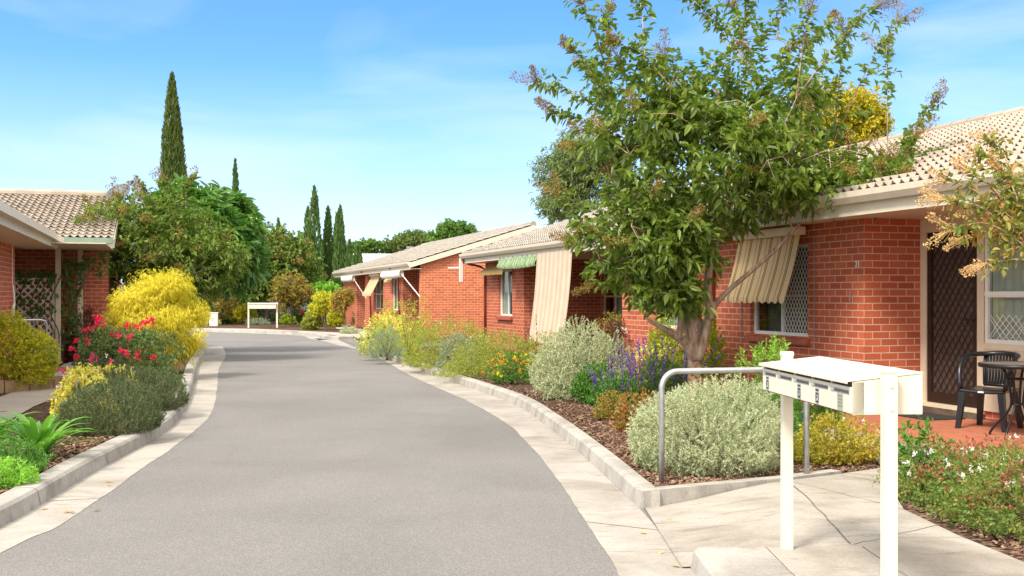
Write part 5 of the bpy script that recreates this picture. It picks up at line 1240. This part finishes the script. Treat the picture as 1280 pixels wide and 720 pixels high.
# turning crape myrtle leaning in over the porch from beyond the frame
bb = (4.55, 7.7, .11)
l2 = [[(0, 0, -.1, .06), (0, .05, .9, .055), (-.1, .1, 1.5, .045), (-.35, .25, 2.1, .03), (-.55, .35, 2.45, .016)],
      [(0, .05, .9, .05), (.25, .1, 1.8, .04), (.4, .1, 2.8, .02)], [(-.05, .08, 1.2, .04), (-.3, .1, 1.35, .025), (-.55, .15, 1.5, .014)]]
kq = 8.0
def P2(px, py, Y=8.0): return PX(px, py, Y, bb)
tree('crape_myrtle', 'crape myrtle with bronze turning leaves and pale seed heads reaching over the porch', Vector(bb), l2,
     [(.3, .1, 2.7, .55, .5, .6, 120), lob(1262, 270, 26, 50, 30, 7.9, .25, bb), lob(1290, 235, 30, 40, 40, 7.9, .3, bb)], G['myrtle_autumn'], M['bark'], tw=.2, per=8, L_=.052, W_=.026, tilt=55, droop=.2,
     shoots=[P2(1180, 250), P2(1192, 285, 7.8), P2(1212, 215), P2(1225, 192, 8.2), P2(1205, 300), P2(1240, 175, 8.3), P2(1232, 330, 7.7), P2(1220, 262), P2(1252, 215), P2(1185, 225, 8.3)], shoot_len=.55, shoot_per=22,
     panicle=dict(mat=G['seedpale'], n=110, len=.17, rad=.06, size=.010, p=.10), wood_every=6, rmin=.005)
# across the lane
b3 = (-8.35, 26.0, .11)
def lb3(px, py, rx, ry, n, d=1.0): return lob(px, py, rx, ry, n, 26.0, d, b3)
l3 = [[(0, 0, -.1, .09), (.05, 0, .7, .08), (.1, 0, 1.6, .06), (.3, 0, 2.6, .03), (.4, 0, 3.6, .012)], [(0, 0, .5, .06), (-.5, -.1, 1.5, .045), (-1.0, -.2, 2.5, .02)], [(.03, 0, .6, .06), (.7, .1, 1.5, .04), (1.1, .1, 2.4, .02)]]
tree('crape_myrtle', 'broad crape myrtle with many rusty seed heads above the golden conifer', Vector(b3), l3,
     [lb3(195, 305, 72, 70, 900, 1.3), lb3(238, 332, 52, 50, 480, 1.2), lb3(152, 300, 40, 48, 300, .8), lb3(200, 362, 58, 38, 320, 1.0), lb3(275, 325, 36, 34, 220, .8)], G['myrtle_far'], M['bark'], tw=.36, per=12, L_=.10, W_=.045, tilt=58, droop=.25,
     shoots=[PX(x, y, 26, b3) for x, y in ((118, 262), (128, 300), (150, 245), (175, 232), (122, 335), (205, 226), (135, 350), (235, 228), (108, 318))], shoot_len=.9, shoot_per=30,
     panicle=dict(mat=G['seed'], n=80, len=.36, rad=.15, size=.026, p=.12), wood_every=12, rmin=.008)
def frangi_extra(root, tips, outs):
    fb = MB(); sel = tips[rng.random(len(tips)) < .13]
    C = np.repeat(sel, 10, 0)+rng.normal(size=(len(sel)*10, 3))*.06
    put_leaves(fb, C, rdir(len(C))+np.array([0, -.3, .6]), .075, .055, None, 'oval', .2); fb.build('blossom', G['frflower'], root)
b4 = (-9.2, 30.2, .11)
tree('frangipani', 'frangipani with long glossy leaves and pale pink blossom behind the crape myrtle', Vector(b4),
     [[(0, 0, -.1, .12), (.05, 0, .8, .1), (.3, .1, 1.8, .07), (.6, .1, 3.0, .04)], [(.05, 0, .8, .08), (.8, 0, 1.9, .06), (1.4, 0, 2.9, .035)], [(0, 0, .7, .08), (-.4, -.1, 2.0, .06), (-.5, -.1, 3.2, .03)]],
     [lob(262, 292, 66, 62, 300, 30.2, 1.3, b4), lob(225, 275, 45, 45, 130, 30.2, 1.1, b4), lob(292, 318, 34, 38, 120, 30.2, 1.0, b4)], G['frangi'], M['bark'], tw=.16, per=17, L_=.36, W_=.10, tilt=72, droop=.25, wood_every=3, rmin=.02, shell=.85, lump=.12, flat=False, extra=frangi_extra)

def fartree(name, label, px, Y, lobes, lm, base_y=None, tw=.55, per=12, L_=.17, W_=.08, tr=.12, group=None, panicle=None, every=14, droop=.1):
    X = (px-640)/F*Y; b = (X, Y, .05); k = Y/F
    cr = [lob(lx, ly, rx, ry, n, Y, (rx+ry)/2*k, b) for (lx, ly, rx, ry, n) in lobes]
    top = max(c[2] for c in cr)
    limbs = [[(0, 0, -.1, tr), (.02, 0, top*.3, tr*.8), (0, 0, top*.6, tr*.55), (.1, 0, top, tr*.25)]]
    for c in cr[1:]: limbs.append([(0, 0, top*.28, tr*.6), (c[0]*.4, c[1]*.4, top*.28+(c[2]-top*.28)*.5, tr*.4), (c[0], c[1], c[2], tr*.15)])
    return tree(name, label, Vector(b), limbs, cr, lm, M['barkdark'], tw=tw, per=per, L_=L_, W_=W_, tilt=60, droop=droop, wood_every=every, group=group, flat=False, panicle=panicle, rmin=.015)
PF = dict(mat=G['seed'], n=40, len=.5, rad=.2, size=.055, p=.10)
fartree('crape_myrtle', 'far crape myrtle with rusty tips behind the small letterbox bank', 333, 57, [(340, 330, 46, 38, 700), (322, 345, 35, 32, 350), (375, 335, 26, 30, 280), (352, 312, 32, 28, 260), (305, 350, 28, 30, 200)], G['myrtle_far'], panicle=PF)
fartree('autumn_tree', 'small round tree with orange red leaves on a thin trunk at the bend', 365, 52.5, [(365, 362, 25, 22, 420), (357, 368, 18, 18, 160), (374, 370, 18, 18, 160)], G['autumn'], tw=.35, L_=.11, W_=.055, tr=.05)
fartree('olive_tree', 'dense dark olive tree filling the corner behind the bend', 268, 60, [(275, 345, 34, 42, 560), (300, 360, 26, 34, 300), (255, 362, 22, 30, 240)], G['bgolive'])
fartree('ochre_tree', 'ochre brown leaved small tree near the green bin', 275, 55.5, [(277, 372, 17, 24, 260), (285, 380, 12, 16, 100)], G['autumn'], tw=.4, L_=.12, W_=.05, tr=.05)
fartree('bottlebrush', 'small standard tree with golden leaves on a thin trunk by the driveway', 407, 46.5, [(405, 376, 15, 12, 220), (402, 384, 12, 10, 90)], G['euony'], tw=.3, L_=.09, W_=.04, tr=.04)
fartree('bottlebrush', 'small standard tree with green leaves and red tips before the far porch', 431, 44.5, [(430, 372, 13, 14, 220), (425, 380, 11, 10, 90)], G['nandina'], tw=.3, L_=.09, W_=.04, tr=.04)
fartree('fern_tree', 'light green feathery small tree before the grey fence', 403, 57, [(403, 362, 19, 11, 200), (395, 368, 12, 8, 80)], G['euphorbia'], tw=.5, L_=.16, W_=.05, tr=.06, droop=.5)
fartree('green_tree', 'bright green rounded tree rising behind the ridge of the orange gable', 566, 82, [(566, 290, 26, 14, 420), (585, 296, 18, 10, 160), (550, 296, 16, 9, 140)], G['bgtree'], L_=.2, W_=.1, tr=.2)
fartree('green_tree', 'dull green tree behind the shed flue', 520, 88, [(520, 300, 24, 12, 300), (500, 305, 16, 9, 140)], G['bgolive'], L_=.2, W_=.1, tr=.2)
fartree('green_tree', 'low wide green tree above the white shed roof', 466, 92, [(466, 309, 26, 9, 320), (446, 311, 14, 7, 120), (490, 309, 16, 8, 140)], G['bgtree'], L_=.2, W_=.1, tr=.2)
fartree('green_tree', 'mid green tree between the slender cypresses', 372, 84, [(372, 312, 20, 20, 280), (360, 320, 15, 18, 140)], G['bgtree'], L_=.2, W_=.1, tr=.2)
fartree('green_tree', 'dark tree standing behind the frangipani', 295, 86, [(295, 318, 30, 24, 320), (325, 330, 24, 24, 220), (260, 325, 30, 24, 240)], G['bgolive'], L_=.2, W_=.1, tr=.2)
fartree('gum_tree', 'grey green gum tree rising behind the middle roof', 730, 44, [(712, 215, 42, 38, 700), (740, 195, 45, 38, 600), (700, 250, 34, 30, 400), (760, 235, 45, 40, 500)], G['gum'], tw=.55, per=14, L_=.15, W_=.04, tr=.2, droop=.4)
fartree('golden_wattle', 'tree of yellow blossom behind the crape myrtle and the nearer roof', 1040, 27, [(1082, 150, 28, 26, 520), (1048, 152, 46, 44, 520), (1000, 190, 56, 56, 380), (1090, 182, 24, 24, 260)], G['acacia'], tw=.4, per=16, L_=.085, W_=.04, tr=.14)

cypress('cypress', 'tallest cypress, a dark double spire above the frangipani', (((215-640)/F*60), 60, 0), 13.4, 1.15, G['cyp'], 9000, leaders=3, L_=.34, W_=.085)
cyps = [(294, 77, 203, .62, 'lone thin cypress spire right of the tallest one'), (348, 82, 277, .6, 'short cypress tip just above the far crape myrtle'), (331, 84, 283, .6, 'faint cypress tip beside the frangipani crown'),
        (393, 74, 237, .85, 'tall slim cypress, first of the close cluster'), (385, 77, 262, .75, 'pale cypress leaning behind the tall slim one'), (410, 75, 262, .72, 'narrow cypress second in the cluster'), (421, 78, 270, .6, 'thin cypress in the gap of the cluster'), (425, 74, 261, .72, 'narrow cypress beside the shed'),
        (437, 73, 304, .5, 'short cypress against the white shed'), (447, 70, 312, .85, 'stubby pale cypress at the shed corner')]
for (px, Y, ty, rad, lbl) in cyps:
    cypress('cypress', lbl, ((px-640)/F*Y, Y, 0), EYE+(HZ-ty)/F*Y, rad, G['cypfar'], 3200, 'slender cypresses beyond the lane', 5, .36, .10)

# ------------------------------------------------------------------ far beds
def far(name, label, px, by, wpx, hpx, lm, n=420, cat='shrub', **kw):
    p = g(px, by); k = p.y/F
    kw = dict(dict(tw=.3, per=12, L_=.085, W_=.045, tilt=56, up=.35, lump=.12), **kw)
    return shrub(name, label, p, wpx/2*k, wpx/2*k*.9, hpx*k, lm, n, **kw)
far('yellow_dome', 'clipped dome bush with a yellow top next to the small letterbox bank', 305, 404, 32, 24, G['yellowtop'], 560, lump=.05)
far('green_dome', 'low clipped green bush at the bend', 277, 404.5, 30, 17, G['green'], 420, lump=.06)
far('pale_flower_bed', 'low pale pink and white flowers along the bend', 262, 406.5, 26, 8, G['wispy'], 240, flowers=(G['palepink'], 60, .06, 5, .2), cat='flowering plant')
far('grey_cushion', 'low grey cushion plant under the small letterbox bank', 322, 405.5, 32, 8, G['blue'], 260, L_=.06, W_=.02)
far('grey_cushion', 'bluish bush right of the small letterbox bank', 353, 404.5, 16, 14, G['blue'], 260, L_=.06, W_=.02)
far('lime_mound', 'lime green mound left of the thin orange tree trunk', 361, 405.5, 18, 11, G['lime'], 240)
far('lime_mound', 'tall lime green shrub at the kerb of the bend', 391, 412, 24, 28, G['yellowgreen'], 460)
far('green_shrub', 'green shrub with pink flowers behind the lime shrub', 374, 404, 22, 18, G['green'], 300, flowers=(G['pink'], 8, .09, 5, .4))
far('round_bush', 'round olive gold bush between the two thin trunks', 420, 408, 24, 26, G['euony'], 420)
far('silver_tuft', 'pale silver tuft at the corner of the driveway kerb', 437, 417, 22, 9, G['westringia'], 240, L_=.06, W_=.015)
far('rose_shrub', 'rose shrub with pale blooms at the farthest porch', 452, 408, 22, 22, G['rose'], 300, flowers=(G['palepink'], 14, .06, 5, .4))
far('rose_shrub', 'taller rose shrub under the tan awning window', 467, 408, 22, 32, G['rose'], 360, flowers=(G['redfl'], 12, .06, 5, .5))
far('rose_shrub', 'dark leaved shrub growing over the terracotta pot', 481, 413, 15, 22, G['darkround'], 260)
far('orange_daisy', 'orange flowers over the white pot at the farthest porch', 444, 397, 14, 9, G['orange'], 140, cat='flowering plant')
far('dark_shrub', 'dark shrub filling the gap behind the small letterbox bank', 330, 402, 60, 26, G['bgolive'], 520)
far('dark_shrub', 'dark green shrub before the grey fence', 390, 401, 40, 24, G['bgtree'], 380)
# fallen leaves
P = np.array([[*g(x, y, .008)] for x, y in ((262, 432), (275, 435), (284, 433), (290, 437), (300, 431), (268, 437), (255, 436), (815, 668), (835, 700), (180, 532), (70, 640), (130, 608), (560, 462), (850, 655), (232, 500), (238, 492), (120, 640), (612, 480))])
lm_ = MB(); put_leaves(lm_, np.repeat(P, 2, 0)+rng.normal(size=(len(P)*2, 3))*np.array([.10, .10, 0]), rng.normal(size=(len(P)*2, 3))*np.array([1, 1, .08]), .06, .03, np.tile(np.array([[0, 0, 1.]]), (len(P)*2, 1)), 'oval', .15)
lm_.V = [v+np.array([0, 0, .004]) for v in lm_.V]
tag(lm_.build('fallen_leaves', G['litter']), kind='stuff')

# ------------------------------------------------------------------ camera, sun, sky
cam = bpy.data.cameras.new('camera'); co = bpy.data.objects.new('camera', cam); COL.objects.link(co)
co.location = (0, 0, EYE); co.rotation_euler = (R(90), 0, 0)
cam.sensor_width = 36; cam.lens = 36*F/1280; cam.shift_y = (HZ-360)/1280; cam.clip_end = 2000; sc.camera = co
EL = 48; az = math.atan2(-.60, -.80)
S = Vector((math.sin(az)*math.cos(R(EL)), math.cos(az)*math.cos(R(EL)), math.sin(R(EL))))
sl = bpy.data.lights.new('sun', 'SUN'); sl.energy = 1.55; sl.angle = R(13); sl.color = (1, .93, .82)
so = bpy.data.objects.new('sun', sl); COL.objects.link(so); so.rotation_euler = (-S).to_track_quat('-Z', 'Y').to_euler(); so.location = (-10, -10, 20)
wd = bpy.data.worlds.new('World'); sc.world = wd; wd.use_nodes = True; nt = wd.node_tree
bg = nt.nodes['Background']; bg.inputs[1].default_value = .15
sky = N(nt, 'ShaderNodeTexSky'); sky.sky_type = 'NISHITA'; sky.sun_disc = False; sky.sun_elevation = R(EL); sky.sun_rotation = az % (2*math.pi)
sky.air_density = 1.0; sky.dust_density = .9; sky.ozone_density = 1.6
tc = N(nt, 'ShaderNodeTexCoord'); mp = N(nt, 'ShaderNodeMapping'); mp.inputs['Scale'].default_value = (1, 1, 2.1)
mp.vector_type = 'VECTOR' if False else 'POINT'
nz = N(nt, 'ShaderNodeVectorMath', operation='NORMALIZE'); L(nt, tc.outputs['Generated'], mp.inputs[0]); L(nt, mp.outputs[0], nz.inputs[0]); L(nt, nz.outputs[0], sky.inputs[0])
hs = N(nt, 'ShaderNodeHueSaturation'); hs.inputs['Saturation'].default_value = 1.28; hs.inputs['Hue'].default_value = .500; hs.inputs['Value'].default_value = .73; L(nt, sky.outputs[0], hs.inputs['Color'])
m2 = N(nt, 'ShaderNodeMapping'); m2.inputs['Location'].default_value = (1.7, 1.3, .4); m2.inputs['Scale'].default_value = (1.9, 1.9, 8.0); m2.inputs['Rotation'].default_value = (.12, .25, .3); L(nt, tc.outputs['Generated'], m2.inputs[0])
cl = noise(nt, m2.outputs[0], 1.4, 5, .5, .55)
cf = ramp(nt, cl, [(.48, (0, 0, 0)), (.80, (.50, .50, .50))])
c1 = mixc(nt, cf, hs.outputs[0], (2.3, 2.45, 2.6))
spz = N(nt, 'ShaderNodeSeparateXYZ'); L(nt, tc.outputs['Generated'], spz.inputs[0])      # unseen bright sheet overhead and behind, added as neutral fill for the shadows
fill_veil = math_(nt, 'ADD', spz.outputs[2], math_(nt, 'MULTIPLY', spz.outputs[1], -.35))
vf = ramp(nt, math_(nt, 'ADD', fill_veil, math_(nt, 'MULTIPLY', math_(nt, 'SUBTRACT', cl, .5), .4)), [(.12, (0, 0, 0)), (.60, (.9, .9, .9))])
hzf = ramp(nt, spz.outputs[2], [(.0, (.75, .75, .75)), (.20, (0, 0, 0))])
c1 = mixc(nt, hzf, c1, (1.62, 1.78, 1.9))
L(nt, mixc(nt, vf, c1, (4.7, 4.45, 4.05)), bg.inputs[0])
vs = sc.view_settings; vs.view_transform = 'Standard'; vs.look = 'None'; vs.exposure = 1.78; vs.gamma = 1; vs.use_curve_mapping = False
sc.cycles.max_bounces = 8; sc.cycles.transparent_max_bounces = 12
